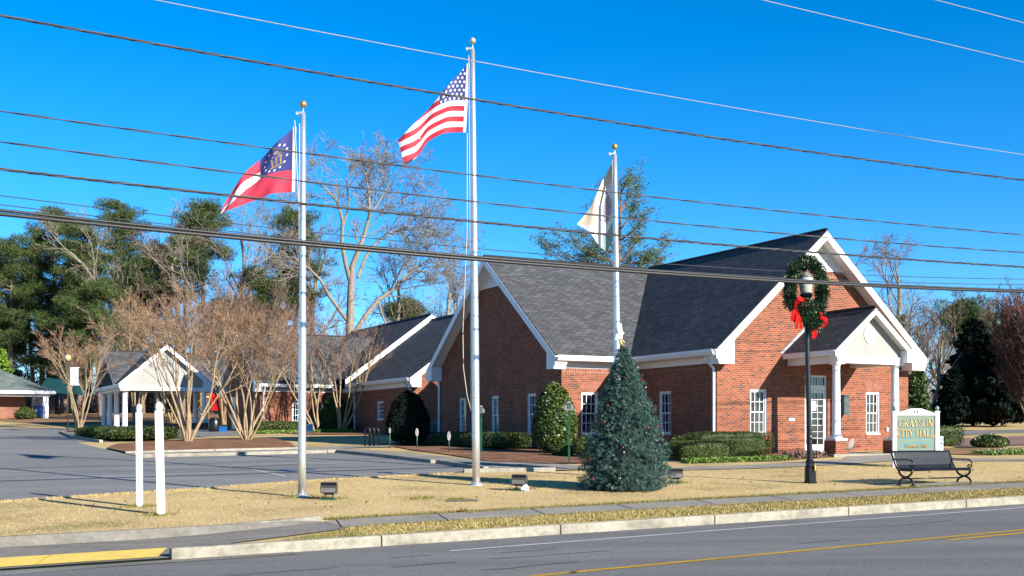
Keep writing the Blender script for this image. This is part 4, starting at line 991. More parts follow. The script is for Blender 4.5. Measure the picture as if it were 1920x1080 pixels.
mb=MB(); s0=PX(1161,625,k)+Vector((0,-.0,0)); t0=b+Vector((-.05,0,Ht-.05))
mb.tube([t0,t0+Vector((-.02,0,.12)),s0-Vector((0,0,.1))],.035,6)
for i in range(9): mb.ball(t0+Vector((.03*math.cos(i*2),-.03,.02+i*.03)),.02,5)
mb.build('star_stem','cream',ct_)
mb=MB(Matrix.Translation(s0)@Matrix.Rotation(R(62),4,'Z')@Matrix.Rotation(R(12),4,'Y'))
sp=[]; 
for i in range(10): rr=.23 if i%2==0 else .1; an=math.pi/2+i*math.pi/5; sp.append((rr*math.cos(an),rr*math.sin(an)))
for i in range(10):
    a0,a1=sp[i],sp[(i+1)%10]; mb.poly([(a0[0],-.03,a0[1]),(a1[0],-.03,a1[1]),(0,-.08,0)]); mb.poly([(a1[0],.03,a1[1]),(a0[0],.03,a0[1]),(0,.08,0)]); mb.poly([(a1[0],-.03,a1[1]),(a0[0],-.03,a0[1]),(a0[0],.03,a0[1]),(a1[0],.03,a1[1])])
mb.build('star','signwhite',ct_)
# ------------------------------------------------------------------ floodlights
fls=[((617,937),0,'bronze floodlight on the lawn beside the left flagpole'),((974,920),R(-12),'bronze floodlight on the lawn with a pale junction box, left of the tinsel tree'),((1266,907),R(6),'bronze floodlight peeping out from behind the right side of the tinsel tree')]
for i,(p,an,lab) in enumerate(fls):
    U,V=hit(*p); b=G(U,V); Mx=Matrix.Translation(b)@Matrix.Rotation(an,4,'Z'); o=thing('floodlight',lab,'floodlight',b,'floodlights in the grass')
    mb=MB(Mx); mb.box(-.14,.14,-.12,.12,-.03,.02); mb.build('pad','postgreen',o)
    mb=MB(Mx); mb.tube([(-.07,0,.0),(-.07,0,.14)],.012,6); mb.tube([(.07,0,.0),(.07,0,.14)],.012,6); mb.box(-.1,.1,-.02,.02,.1,.14); mb.tube([(.03,-.02,.03),(.09,-.03,.06),(.05,-.02,.11)],.012,6); mb.build('bracket','bronze',o)
    mb=MB(Mx); pr=[(-.10,.14),(.06,.12),(.13,.2),(.12,.3),(-.02,.35),(-.13,.25)]
    q=[(-.155,y,z) for y,z in pr]; q2=[(.155,y,z) for y,z in pr]; mb.poly(q); mb.poly(q2[::-1]); n=len(pr)
    for j in range(n): mb.poly([q[j],q2[j],q2[(j+1)%n],q[(j+1)%n]][::-1])
    hd=mb.build('housing','bronze',o)
    mb=MB(Mx)
    for s_ in range(9): x=-.14+s_*.035; mb.box(x,x+.012,-.1,-.04,.27,.335)
    mb.build('cooling_fins','dark',hd)
    mb=MB(Mx); mb.poly([(-.14,-.128,.235),(.14,-.128,.235),(.14,-.104,.15),(-.14,-.104,.15)][::-1]); mb.build('lens','lens',hd)
    if i==1: mb=MB(Mx); mb.ball(Vector((.13,-.05,.07)),.075,8); mb.box(.06,.2,-.12,.02,0,.08); mb.build('junction_box','signwhite',o)
# ------------------------------------------------------------------ hall sign
Xl,Xr,Yb=PX(1677,800,67.6).x,PX(1755.5,800,67.6).x,F/67.6
U,V=uvof((Xl+Xr)/2,Yb); b=G(U,V); zb_=b.z
sg=thing('town_sign','green wooden town hall sign with gold lettering between white posts','sign',b)
zf=lambda y: EYE-(y-H0)/67.6
Mx=Matrix.Translation((Xl,Yb,0))@Matrix.Rotation(R(-3),4,'Z'); Wd=Xr-Xl
for x in (0,Wd):
    mb=MB(Mx); mb.box(x-.055,x+.055,-.055,.055,zf(878),zf(773)); mb.box(x-.07,x+.07,-.07,.07,zf(773)+.001,zf(771)); p=mb.build('sign_leg','white',sg)
    mb=MB(Mx); mb.lathe((x,0,zf(771)),[(.05,0),(.03,.02),(.04,.035),(.06,.07),(.055,.11),(.02,.14),(0,.145)],12); mb.build('finial','sgreen',p)
mb=MB(Mx); z0,z1=zf(846),zf(779); mb.box(.06,Wd-.06,-.035,.035,z0,z1); mb.build('board','sgreen',sg)
mb=MB(Mx); mb.prism([(.056,z1+.001),(Wd-.056,z1+.001),(Wd-.056,z1+.06),(Wd*.62,zf(766)),(Wd*.38,zf(766)),(.056,z1+.06)],-.05,.05); cr=mb.build('crest_board','white',sg)
mb=MB(Mx)
for s_ in (-1,1): mb.prism([(Wd/2+s_*.035+.018*math.cos(a*math.pi/5),zf(772)+.035*math.sin(a*math.pi/5)) for a in range(10)],-.053,-.051)
mb.build('pierced_mark','dark',cr)
def framelines(x0,x1,z0,z1,c,wd,y):
    P=[(x0+c,z0),(x1-c,z0),(x1,z0+c),(x1,z1-c),(x1-c,z1),(x0+c,z1),(x0,z1-c),(x0,z0+c)]; mb=MB(Mx)
    for i in range(8):
        a=Vector(P[i]);q=Vector(P[(i+1)%8]); d=(q-a).normalized(); n=Vector((-d.y,d.x))*wd/2; mb.poly([(a.x-n.x,y,a.y-n.y),(q.x-n.x,y,q.y-n.y),(q.x+n.x,y,q.y+n.y),(a.x+n.x,y,a.y+n.y)])
    return mb
framelines(.11,Wd-.11,z0+.06,z1-.05,.06,.009,-.038).build('gold_border','cream',sg)
framelines(.085,Wd-.085,z0+.035,z1-.025,.02,.01,-.038).build('gold_border','signgrey',sg)
# serif letters drawn as thick and thin strokes in a 1-high box
def arc(cx,cy,rx,ry,a0,a1,n=10,t0=.16,t1=.16,tm=None):
    P=[]
    for i in range(n+1):
        a=R(a0+(a1-a0)*i/n); w_=.05+.085*abs(math.cos(a)); P.append((cx+rx*math.cos(a),cy+ry*math.sin(a),w_))
    return P
def st_(x0,y0,x1,y1,w_=.13): return [(x0,y0,w_),(x1,y1,w_)]
def sf(x,y,w_=.3): return [(x-w_/2,y,.06),(x+w_/2,y,.06)]
GL={'G':(.82,[arc(.42,.5,.36,.47,50,330,16),st_(.72,.05,.72,.42,.14),sf(.7,.43,.3),st_(.72,.72,.72,.95,.07)]),
'R':(.8,[st_(.18,0,.18,1),sf(.18,.03),sf(.18,.97),arc(.3,.74,.3,.23,90,-90,10),st_(.18,.97,.32,.97,.07),st_(.18,.51,.32,.51,.07),st_(.36,.5,.68,.03,.15),sf(.7,.03,.2)]),
'A':(.84,[st_(.42,1,.14,.03,.07),st_(.42,1,.7,.03,.18),st_(.24,.36,.6,.36,.07),sf(.14,.03,.24),sf(.7,.03,.28)]),
'Y':(.8,[st_(.4,.45,.4,0),st_(.14,.97,.4,.45,.17),st_(.66,.97,.4,.45,.07),sf(.4,.03),sf(.14,.97,.26),sf(.66,.97,.24)]),
'S':(.62,[arc(.31,.74,.22,.23,30,270,10),arc(.31,.27,.22,.24,90,-150,10),st_(.52,.72,.52,.95,.06),st_(.09,.04,.09,.3,.06)]),
'O':(.88,[arc(.44,.5,.36,.47,0,360,22)]),
'N':(.88,[st_(.16,0,.16,1,.08),st_(.72,0,.72,1,.08),st_(.16,.98,.72,.02,.18),sf(.16,.03,.26),sf(.12,.97,.24),sf(.72,.97,.26)]),
'C':(.78,[arc(.42,.5,.36,.47,50,310,16),st_(.7,.7,.7,.95,.07)]),
'I':(.36,[st_(.18,0,.18,1),sf(.18,.03),sf(.18,.97)]),
'T':(.76,[st_(.38,0,.38,1),sf(.38,.03),st_(.04,.96,.72,.96,.08),st_(.05,.76,.05,.96,.07),st_(.71,.76,.71,.96,.07)]),
'H':(.9,[st_(.18,0,.18,1),st_(.72,0,.72,1),st_(.18,.5,.72,.5,.07),sf(.18,.03),sf(.18,.97),sf(.72,.03),sf(.72,.97)]),
'L':(.7,[st_(.18,0,.18,1),sf(.18,.97),st_(.1,.04,.66,.04,.08),st_(.65,.04,.65,.28,.07)]),
'h':(.6,[st_(.14,0,.14,1,.12),arc(.3,.38,.16,.25,160,0,6),st_(.46,0,.46,.4,.12),sf(.14,.03,.22),sf(.46,.03,.2)]),
'a':(.52,[arc(.24,.22,.17,.2,0,360,10),st_(.42,0,.42,.5,.12),arc(.26,.45,.16,.15,150,10,6)]),
'r':(.42,[st_(.14,0,.14,.62,.12),arc(.28,.42,.14,.18,170,40,5),sf(.14,.03,.22)]),
't':(.38,[st_(.18,.05,.18,.85,.12),st_(.04,.6,.34,.6,.07),arc(.28,.14,.1,.12,180,300,4)]),
'e':(.52,[arc(.26,.3,.2,.28,0,320,12),st_(.08,.32,.46,.32,.06)]),
'd':(.58,[arc(.24,.28,.18,.26,0,360,10),st_(.44,0,.44,1,.12)]),
'1':(.42,[st_(.22,0,.22,1,.14),sf(.22,.03,.28),st_(.22,.97,.08,.82,.07)]),
'9':(.54,[arc(.27,.68,.19,.26,0,360,12),arc(.2,.5,.27,.47,20,-80,8)]),
'0':(.56,[arc(.28,.48,.2,.46,0,360,14)]),' ':(.4,[])}
def letter(mb,strokes,x,z,h_,wsc,y,dx=0,dz=0):
    for pl_ in strokes:
        n=len(pl_)
        for i in range(n-1):
            (ax,az,aw),(bx,bz,bw)=pl_[i],pl_[i+1]; a=Vector((x+ax*h_*wsc+dx,z+az*h_+dz)); c=Vector((x+bx*h_*wsc+dx,z+bz*h_+dz)); d=(c-a)
            if d.length<1e-6: continue
            n_=Vector((-d.y,d.x)).normalized(); e_=d.normalized()*.003
            q=[a-e_-n_*aw*h_/2,c+e_-n_*bw*h_/2,c+e_+n_*bw*h_/2,a-e_+n_*aw*h_/2]; mb.poly([(p.x,y,p.y) for p in q])
def text(s_,xc,z,h_,wsc,y,tot=None):
    adv=[GL[c][0]*h_*wsc for c in s_]; W_=sum(adv); x=xc-W_/2; mats=[]
    for c,a in zip(s_,adv):
        if c!=' ':
            mb=MB(Mx); letter(mb,GL[c][1],x,z,h_,wsc,y-.006,.006,-.007); 
            for i in range(len(mb.m)): mb.m[i]=1
            letter(mb,GL[c][1],x,z,h_,wsc,y-.012); mb.build('letter',['cream','bronze'],sg)
        x+=a
text('GRAYSON',Wd/2,zf(801),.225,.74,-.035); text('CITY HALL',Wd/2,zf(820),.225,.73,-.035); text('Chartered 1901',Wd/2,zf(839.5),.1,.85,-.035)
mb=MB(Mx); mb.box(.16,Wd-.16,-.042,-.036,zf(826),zf(826)+.008); mb.build('gold_rule','cream',sg)
# ------------------------------------------------------------------ bench
U0,U1,V0=19.93,21.72,18.98; b=G((U0+U1)/2,V0+.25); zb_=b.z
be=thing('park_bench','black metal slatted park bench with scrolled arms beside the pavement','bench',b)
Mx=MUV@Matrix.Translation((U0,V0,zb_))@Matrix.Rotation(R(-1),4,'Z')@Matrix.Diagonal((1,1,.87,1)); Wb=U1-U0
prof=[(.0,.395),(.03,.425),(.09,.435),(.3,.415),(.42,.405),(.47,.43),(.52,.52),(.58,.7),(.62,.84),(.645,.88),(.67,.87)]
n=34; mb=MB(Mx);mb2=MB(Mx)
for i in range(n):
    x=.04+(Wb-.08)*i/n; x2=x+(Wb-.08)/n*.78
    for j in range(len(prof)-1):
        (ya,za),(yb,zb)=prof[j],prof[j+1]; m_=mb if j<5 else mb2; d=Vector((yb-ya,zb-za)).normalized(); nx,nz=-d.y*.008,d.x*.008
        m_.hexa([(x,ya-nx,za-nz),(x2,ya-nx,za-nz),(x2,yb-nx,zb-nz),(x,yb-nx,zb-nz),(x,ya+nx,za+nz),(x2,ya+nx,za+nz),(x2,yb+nx,zb+nz),(x,yb+nx,zb+nz)])
mb.build('seat','dark',be); mb2.build('backrest','dark',be)
for (y,z,nm) in ((.02,.39,'front_rail'),(.43,.39,'rear_rail'),(.66,.86,'top_rail'),(.27,.17,'stretcher')):
    mb=MB(Mx); mb.tube([(0,y,z),(Wb,y,z)],.02,8); mb.build(nm,'dark',be)
for x in (0.0,Wb):
    mb=MB(Mx)
    mb.tube([(x,.2+.21*math.cos(a),.02+.19*math.sin(a)) for a in [math.pi*i/12 for i in range(13)]],.026,8)
    mb.tube([(x,.22+.2*math.cos(a),.39+.17*math.sin(a)) for a in [math.pi+math.pi*i/12 for i in range(13)]],.026,8)
    for y in (-.01,.41): mb.box(x-.035,x+.035,y-.045,y+.045,-.01,.025)
    mb.build('leg','dark',be)
    mb=MB(Mx); mb.tube([(x,.0,.4),(x,.1,.38),(x,.44,.39),(x,.53,.52),(x,.59,.7),(x,.67,.88)],.022,8)
    mb.tube([(x,.6,.67),(x,.45,.655),(x,.2,.66),(x,.05,.65),(x,-.02,.58),(x,-.01,.47),(x,.05,.43),(x,.1,.47),(x,.07,.52),(x,.03,.5)],.018,8); mb.build('armrest','dark',be)
# ------------------------------------------------------------------ accessible parking signs, oval signs, yard signs
def parking_sign(px,py,topy,lab,wpx,k=None,U=None,V=None):
    if U is None: U,V=hit(px,py)
    b=G(U,V); k=F/b.y; zt=EYE-(topy-H0)/k; o=thing('parking_sign',lab,'sign',b,'accessible parking signs'); w_=wpx/k/2; h_=.86*w_*2.35
    Mx=Matrix.Translation(b)@Matrix.Rotation(R(-8),4,'Z'); H=zt-b.z
    mb=MB(Mx); mb.box(-.03,.03,-.03,.03,-.05,H-h_+.05); mb.build('post','postgreen',o)
    mb=MB(Mx); y0=-.05; mb.prism([(-w_,H-h_),(w_,H-h_),(w_,H-.14),(w_*.55,H-.1),(w_*.45,H-.02),(0,H),(-w_*.45,H-.02),(-w_*.55,H-.1),(-w_,H-.14)],y0,-.031); p=mb.build('panel','signgrey',o)
    mb=MB(Mx); c=H-h_*.53; mb.box(-.055,.055,y0-.004,y0-.001,c-.075,c+.085); 
    for i,(z,wd) in enumerate(((H-.2,.6),(H-.24,.7),(c-.14,.5),(c-.18,.62),(c-.23,.7))): mb.box(-w_*wd,w_*wd,y0-.003,y0-.001,z,z+.012)
    s_=mb.build('print','signink',p)
    mb=MB(Mx); 
    mb.lathe((0,y0-.006,c+.055),[(.012,-.008),(.012,.008)],8); mb.box(-.008,.008,y0-.008,y0-.005,c-.0,c+.045); mb.box(.008,.03,y0-.008,y0-.005,c-.004,c+.008); mb.box(.026,.034,y0-.008,y0-.005,c-.05,c-.004)
    mb.tube([(.0+.034*math.cos(a),y0-.006,c-.025+.034*math.sin(a)) for a in [R(100+i*22) for i in range(10)]],.005,5); mb.build('wheelchair_mark','signgrey',p)
parking_sign(1067,868,752,'grey wheelchair parking sign on green post in front of the glossy bush',17)
parking_sign(902,850,760,'grey wheelchair parking sign half hidden behind the tallest flagpole',14)
def oval_sign(px,py,topy,wpx,lab,tilt=0,V=None,leg='postgreen'):
    U,V=hit(px,py) if V is None else (at(px,V=V),V); b=G(U,V); k=F/b.y; zt=EYE-(topy-H0)/k-b.z; o=thing('oval_sign',lab,'sign',b,'small white oval signs'); w_=wpx/k/2; h_=w_*2.6
    Mx=Matrix.Translation(b)@Matrix.Rotation(tilt,4,'Y')
    mb=MB(Mx); mb.tube([(0,0,-.05),(0,0,zt-h_)],.022,6); mb.build('stake',leg,o)
    mb=MB(Mx); c=zt-h_; mb.prism([(w_*math.cos(a*math.pi/12),c+h_*math.sin(a*math.pi/12)) for a in range(24)],-.03,-.012); p=mb.build('plate','ovalwhite',o)
    mb=MB(Mx)
    for i in range(7): z=c+h_*(-.6+i*.2); q=w_*.6*math.sqrt(max(.05,1-((z-c)/h_)**2)); mb.box(-q,q,-.033,-.031,z,z+.018)
    mb.build('print','signgrey',p)
oval_sign(842,848,809,6.5,'white oval sign on a green stake near the tallest flagpole')
oval_sign(782,842,803,5.8,'white oval sign standing before the dark rounded bush')
oval_sign(731,840,802,4,'narrow white oval sign beside the black bike rack',tilt=0)
oval_sign(1589,850,820,9,'tilted white oval sign in front of the entrance wall',tilt=R(20),leg='dark')
def yard_sign(px,py,x0,x1,y0,y1,lab,rot=0,blue=True,cat='yard sign'):
    U,V=hit(px,py); b=G(U,V); k=F/b.y; o=thing('yard_sign',lab,cat,b,'small yard signs'); w_=(x1-x0)/k; za=EYE-(y1-H0)/k-b.z; zb=EYE-(y0-H0)/k-b.z
    Mx=Matrix.Translation(b+Vector(((x0-px)/k,0,0)))@Matrix.Rotation(rot,4,'Z')
    mb=MB(Mx); mb.tube([(w_*.2,0,-.03),(w_*.2,0,za+.02)],.006,5); mb.tube([(w_*.8,0,-.03),(w_*.8,0,za+.02)],.006,5); mb.build('wire_stake','steel',o)
    mb=MB(Mx); mb.box(0,w_,-.006,.006,za,zb); p=mb.build('panel','signwhite',o)
    if blue:
        mb=MB(Mx); H=zb-za; 
        for a,c,d,e in ((.12,.55,.1,.16),(.12,.88,.3,.36),(.2,.8,.45,.58),(.66,.9,.68,.9),(.12,.6,.72,.78),(.84,.9,.1,.65)): mb.box(w_*a,w_*c,-.009,-.0065,za+H*d,za+H*e)
        mb.build('print','blue',p)
    return o
yard_sign(579,822,566,587,795,810,'white and blue yard sign planted by the hedge behind the left flagpole')
yard_sign(1766,850,1758,1773,818,846,'white and blue yard sign leaning behind the town sign',rot=R(30))
yard_sign(1281,860,1275,1286,844,856,'tiny white marker sign in front of the clipped hedge',blue=False)
yard_sign(1750,885,1748,1760,879,884,'pale green ground box under the bench',blue=False) if 0 else None
# bike rack by the path
U,V=hit(697,838); b=G(U,V); o=thing('bike_rack','black looped metal rack on the shaded footpath','bike rack',b)
for i,x in enumerate((-.16,.0,.16)):
    mb=MB(Matrix.Translation(b+Vector((x,i*.04,0)))); mb.tube([(-.1,0,0),(-.1,0,.62),(-.07,0,.7),(0,0,.73),(.07,0,.7),(.1,0,.62),(.1,0,0)],.028,8); mb.build('loop','dark',o)
# service cabinet between the wings
U,V=at(814,V=50),50; b=G(U,V); o=thing('service_cabinet','pale grey service cabinet in the gap between the brick wings','cabinet',b)
bx=MB(MUV); bx.box(U-.5,U+.6,V,V+.7,b.z-.1,b.z+.75); bx.build('body','acgrey',o); bx=MB(MUV); bx.box(U-.54,U+.64,V-.04,V+.74,b.z+.751,b.z+.8); bx.build('lid','acgrey',o)
bx=MB(MUV)
for i in range(6): bx.box(U-.4,U+.5,V-.012,V-.002,b.z+.15+i*.09,b.z+.19+i*.09)
bx.build('grille','signink',o)
# things by the carport and playground
def at_k(px,py,k): p=PX(px,py,k); U,V=uvof(p.x,p.y); return U,V,Vector((p.x,p.y,T(U,V)))
U,V,b=at_k(402,810,33); o=thing('litter_bin','round black litter bin beside the brick end wall','bin',b); h_=.62
mb=MB(); mb.lathe(b,[(.3,0),(.34,.1),(.34,h_),(.3,h_+.08)],14); mb.build('drum','dark',o); mb=MB(); mb.lathe(b+Vector((0,0,h_+.081)),[(.31,0),(.2,.1),(.05,.13)],14); mb.build('lid','dark',o)
U,V,b=at_k(418,815,33); o=thing('recycling_box','small blue recycling box next to the black bin','box',b); mb=MB(Matrix.Translation(b)); mb.box(-.2,.2,-.15,.15,0,.28); mb.build('tub','binblue',o); mb=MB(Matrix.Translation(b)); mb.box(-.22,.22,-.17,.17,.281,.31); mb.build('rim','binblue',o)
U,V,b=at_k(73,787,23.6); o=thing('wheeled_bin','blue wheeled bin under the pavilion eaves','bin',b)
mb=MB(Matrix.Translation(b)); mb.hexa([(-.26,-.28,.06),(.26,-.28,.06),(.26,.28,.06),(-.26,.28,.06),(-.34,-.36,.9),(.34,-.36,.9),(.34,.36,.9),(-.34,.36,.9)]); mb.build('body','binblue',o); mb=MB(Matrix.Translation(b)); mb.box(-.37,.37,-.4,.38,.901,.97); mb.build('lid','binblue',o)
mb=MB(Matrix.Translation(b)); mb.box(-.14,-.03,-.345,-.33,.5,.68); mb.build('recycling_mark','signwhite',o)
U,V,b=at_k(316,790,24); o=thing('picnic_table','weathered wooden picnic table seen through the carport','table',b); Mt=Matrix.Translation(b)
mb=MB(Mt); mb.box(-.75,.75,-.35,.35,.68,.73); mb.build('tabletop','wood',o)
for y in (-.7,.7): mb=MB(Mt); mb.box(-.75,.75,y-.12,y+.12,.42,.46); mb.build('seat','wood',o)
for x in (-.5,.5): mb=MB(Mt); mb.hexa([(x-.03,-.75,0),(x+.03,-.75,0),(x+.03,-.65,0),(x-.03,-.65,0),(x-.03,.1,.68),(x+.03,.1,.68),(x+.03,.2,.68),(x-.03,.2,.68)]); mb.hexa([(x-.03,.65,0),(x+.03,.65,0),(x+.03,.75,0),(x-.03,.75,0),(x-.03,-.2,.679),(x+.03,-.2,.679),(x+.03,-.1,.679),(x-.03,-.1,.679)]); mb.build('leg','wood',o)
U,V,b=at_k(405,790,24); o=thing('playground_frame','red and yellow playground climbing frame behind the carport','playground',b); Mt=Matrix.Translation(b)
for x in (-1.2,-.6,.65,1.1): mb=MB(Mt); mb.tube([(x,0,-.2),(x,0,3.4)],.09,8); mb.build('post','wood',o)
mb=MB(Mt); mb.box(-.35,.5,-.12,-.05,.7,2.0); q=mb.build('panel','playred',o)
mb=MB(Mt)
for i in range(3): mb.box(-.2+i*.2,-.12+i*.2,-.135,-.121,1.0,1.75)
mb.build('panel_slot',mat('slot_red',(.4,.008,.008),.4,.1,3),q)
mb=MB(Mt); mb.box(.52,.95,.1,.16,.6,2.1); mb.build('panel','playred',o)
mb=MB(Mt); mb.tube([(-1.5,-.3,.9),(-1.3,-.3,1.4),(-.9,-.3,1.7),(-.45,-.3,1.75)],.05,6); mb.tube([(-1.4,-.3,.6),(-1.1,-.3,1.1),(-.5,-.3,1.2)],.05,6); mb.tube([(-3.1,-.3,0),(-3.1,-.3,1.2),(-2.6,-.3,1.2)],.05,6); mb.build('handrail','playyel',o)
mb=MB(Mt); mb.tube([(-1.5,-.4,.9),(-.8,-.6,.1)],.06,6); mb.build('slide_leg','steel',o)
U,V,b=at_k(118,790,22); o=thing('shade_canopy','dark teal fabric shade canopy beside the pavilion','canopy',b); Mt=Matrix.Translation(b)
mb=MB(Mt); mb.slab([(-1.6,-1.5,1.9),(1.9,-1.5,1.7),(.6,.3,3.1),(-1.5,.3,3.2)],.05); mb.slab([(1.9,-1.5,1.7),(1.9,2,1.7),(.6,.3,3.1)],.05); mb.build('fabric','canopy',o)
for x,y in ((-1.5,-1.3),(1.7,-1.3),(.2,-1.3)): mb=MB(Mt); mb.tube([(x,y,-.2),(x,y,1.85)],.07,8); mb.build('pole','dark',o)
U,V,b=at_k(127,803,32.5); o=thing('banner_lamp','slim street lamp carrying a blank white banner among the myrtle twigs','street lamp',b); Mt=Matrix.Translation(b); z=lambda y: EYE-(y-H0)/32.5-b.z
mb=MB(Mt); mb.tube([(0,0,0),(0,0,z(676))],.035,8); mb.build('pole','bronze',o)
mb=MB(Mt); mb.ball(Vector((0,0,z(671))),.2,10); mb.build('globe',mat('amber_globe',(.55,.45,.2),.3,.1,3),o)
mb=MB(Mt); mb.box(.15,.61,-.01,.01,z(722),z(689.5)); mb.tube([(0,0,z(722)),(.7,0,z(722))],.015,5,0); mb.tube([(0,0,z(689)),(.7,0,z(689))],.015,5); mb.build('banner','signwhite',o)
U,V,b=at_k(172,795,24); o=thing('metal_gate','dark tubular metal frame beyond the myrtle bed','gate',b); Mt=Matrix.Translation(b); mb=MB(Mt)
mb.tube([(-.8,0,0),(-.8,0,1.35),(.35,0,1.35),(.5,0,1.2),(.5,0,0)],.035,6); mb.tube([(-.8,0,.3),(.5,0,.3)],.03,6); mb.build('frame','dark',o)
# fallen leaves on the pavement edge
U,V=hit(866,962); b=G(U,V); rng=np.random.default_rng(3); c=np.array([b.x,b.y,b.z+.02])+rng.normal(size=(60,3))*np.array([.09,.06,.02]); Vv,Ff=leaf_quads(c,.07,.6,rng); o=mesh_np('dead_leaves',Vv,Ff,'leafdead',loc=tuple(b)); tag(o,'little heap of brown fallen leaves at the pavement edge','leaves',kind='stuff')
U,V=hit(1080,1078); b=G(U,V,.03); mb=MB(Matrix.Translation(b)); mb.poly([(-.1,0,0),(-.02,-.04,.01),(.1,0,.03),(.02,.05,.02)]); mb.poly([(-.02,-.04,.011),(.03,-.05,.04),(.1,0,.031)]); o=mb.build('dry_leaf','leafdead',loc=b); tag(o,'single orange dry leaf lying on the road','leaf')
# ------------------------------------------------------------------ vegetation
def grow(rng,out,p,d,L,r,lvl,prm):
    n=prm['n'][min(lvl,len(prm['n'])-1)]; wob=prm['wob']; up=prm['up'][min(lvl,len(prm['up'])-1)]; maxl=prm['lv']
    seg=L/n; rr=r
    for i in range(n):
        d=d+rng.normal(size=3)*wob; d[2]+=up; d/=np.linalg.norm(d); q=p+d*seg; r2=max(r*(1-(i+1)/n*(.55 if lvl<maxl else .7)),prm['rmin'])
        out.append((*p,*q,rr,r2,lvl)); p=q; rr=r2
        if lvl<maxl and i>=prm['st'][min(lvl,len(prm['st'])-1)]:
            m=prm['k'][min(lvl,len(prm['k'])-1)]; m=int(m)+(rng.random()<(m-int(m)))
            for _ in range(m):
                a=rng.normal(size=3); a-=a.dot(d)*d; a/=np.linalg.norm(a)+1e-9; sp=prm['sp'][min(lvl,len(prm['sp'])-1)]*rng.uniform(.7,1.25)
                e=d*math.cos(sp)+a*math.sin(sp)
                grow(rng,out,p,e,L*prm['lr'][min(lvl,len(prm['lr'])-1)]*rng.uniform(.65,1.15)*(1-.35*i/n),rr*prm['rr']*rng.uniform(.8,1.0),lvl+1,prm)
def bare_tree(name,label,b,stems,prm,seed,bark,twig,group,thr=2,cat='tree',sides=(7,3)):
    """stems: list of (direction, length, radius) or explicit polylines [(point,radius)...]"""
    rng=np.random.default_rng(seed); out=[]
    for s in stems:
        if isinstance(s,dict):
            P=[np.array(q[:3]) for q in s['pts']]; rad=[q[3] for q in s['pts']]
            for i in range(len(P)-1):
                m=3
                for j in range(m):
                    a=P[i]+(P[i+1]-P[i])*j/m; c=P[i]+(P[i+1]-P[i])*(j+1)/m; jit=rng.normal(size=3)*rad[i]*.25 if 0<j else 0
                    r0_=rad[i]+(rad[i+1]-rad[i])*j/m; r1_=rad[i]+(rad[i+1]-rad[i])*(j+1)/m; out.append((*a,*c,r0_,r1_,0))
                    if i>=s.get('from',1):
                        d=(P[i+1]-P[i]); ln=np.linalg.norm(d); d=d/ln
                        for _ in range(s.get('k',2)):
                            a_=rng.normal(size=3); a_-=a_.dot(d)*d; a_/=np.linalg.norm(a_); sp=rng.uniform(.5,1.1)
                            grow(rng,out,c,d*math.cos(sp)+a_*math.sin(sp),s.get('L',4)*rng.uniform(.6,1.2),max(r1_*.4,prm['rmin']*2),1,prm)
        else: 
            d=np.array(s[0],float); d/=np.linalg.norm(d); o_=np.array(s[3]) if len(s)>3 else np.zeros(3); grow(rng,out,np.array(b)+o_,d,s[1],s[2],0,prm)
    S=np.array(out); big=S[S[:,8]<thr]; sm=S[S[:,8]>=thr]
    o=thing(name,label,cat,b,group)
    v,f=seg_mesh(big[:,:8],sides[0]); mesh_np('trunk',v,f,bark,parent=o,smooth=True)
    if len(sm): v,f=seg_mesh(sm[:,:8],sides[1]); mesh_np('crown',v,f,twig,parent=o)
    return o
def tree_copy(src,label,b,sc,rot):
    c=copy_tree(src); c.location=b; c.scale=(sc[0],sc[0],sc[1]); c.rotation_euler=(0,0,rot); c['label']=label; return c
gk=lambda px,k,dy=0: (lambda p:(lambda u:Vector((p.x,p.y,T(*u))))(uvof(p.x,p.y)))(PX(px,800,k))
# crape myrtles -------------------------------------------------------
def myrtle(px,py,k,topy,hw,label,seed,ns=8,lean=0,twig='twig_m',dens=1.0,b=None,trunk='myrtle'):
    b=gk(px,k) if b is None else b; H=(py-topy)/k; W_=hw/k; rng=np.random.default_rng(seed+100)
    prm=dict(n=[9,6,4,3],wob=.08,up=[.03,.03,.04,.03],lv=4 if k>35 else 3,st=[4,2,1,0],k=[1.35*dens,1.6*dens,1.9*dens,1.8],sp=[.5,.55,.6,.6],lr=[.55,.55,.55,.6],rr=.6,rmin=.0055 if k>35 else .009)
    stems=[]
    for i in range(ns):
        a=2*math.pi*i/ns+rng.uniform(-.3,.3); sp=rng.uniform(.12,.6)*W_/H*2.0
        d=(math.cos(a)*sp+lean,math.sin(a)*sp,1); stems.append((d,H*.8*rng.uniform(.85,1.05),rng.uniform(.045,.075)*H/6,(math.cos(a)*.1,math.sin(a)*.1,-.05)))
    return bare_tree('crape_myrtle',label,b,stems,prm,seed,trunk,twig,'bare crape myrtles',thr=1 if False else 2)
myrtle(352,832,43.8,590,118,'bare crape myrtle in mulch in front of the white carport gable',21,9,dens=.72)
myrtle(464,829,42.5,590,125,'largest bare crape myrtle with many tan stems left of the left flagpole',22,11,dens=.92)
myrtle(148,806,30.5,640,72,'bare crape myrtle beside the white banner lamp',23,9,dens=.9)
myrtle(640,812,34,615,52,'bare crape myrtle leaning right in front of the low brick range',24,6,lean=.12,twig='twig_d')
myrtle(595,815,34,640,52,'bare crape myrtle just right of the left flagpole foot',29,5,lean=-.2,twig='twig_d')
myrtle(255,812,26,590,85,'bare brown myrtle rising behind the carport roof',25,7,dens=1.05,twig='twig_m')
myrtle(420,812,27,575,90,'bare brown myrtle behind the roof link between carport and brick range',26,7,dens=1.05,twig='twig_d')
myrtle(545,812,27,585,95,'dense purplish myrtle rising behind the low brick range roof',27,7,dens=1.1,twig='twig_d')
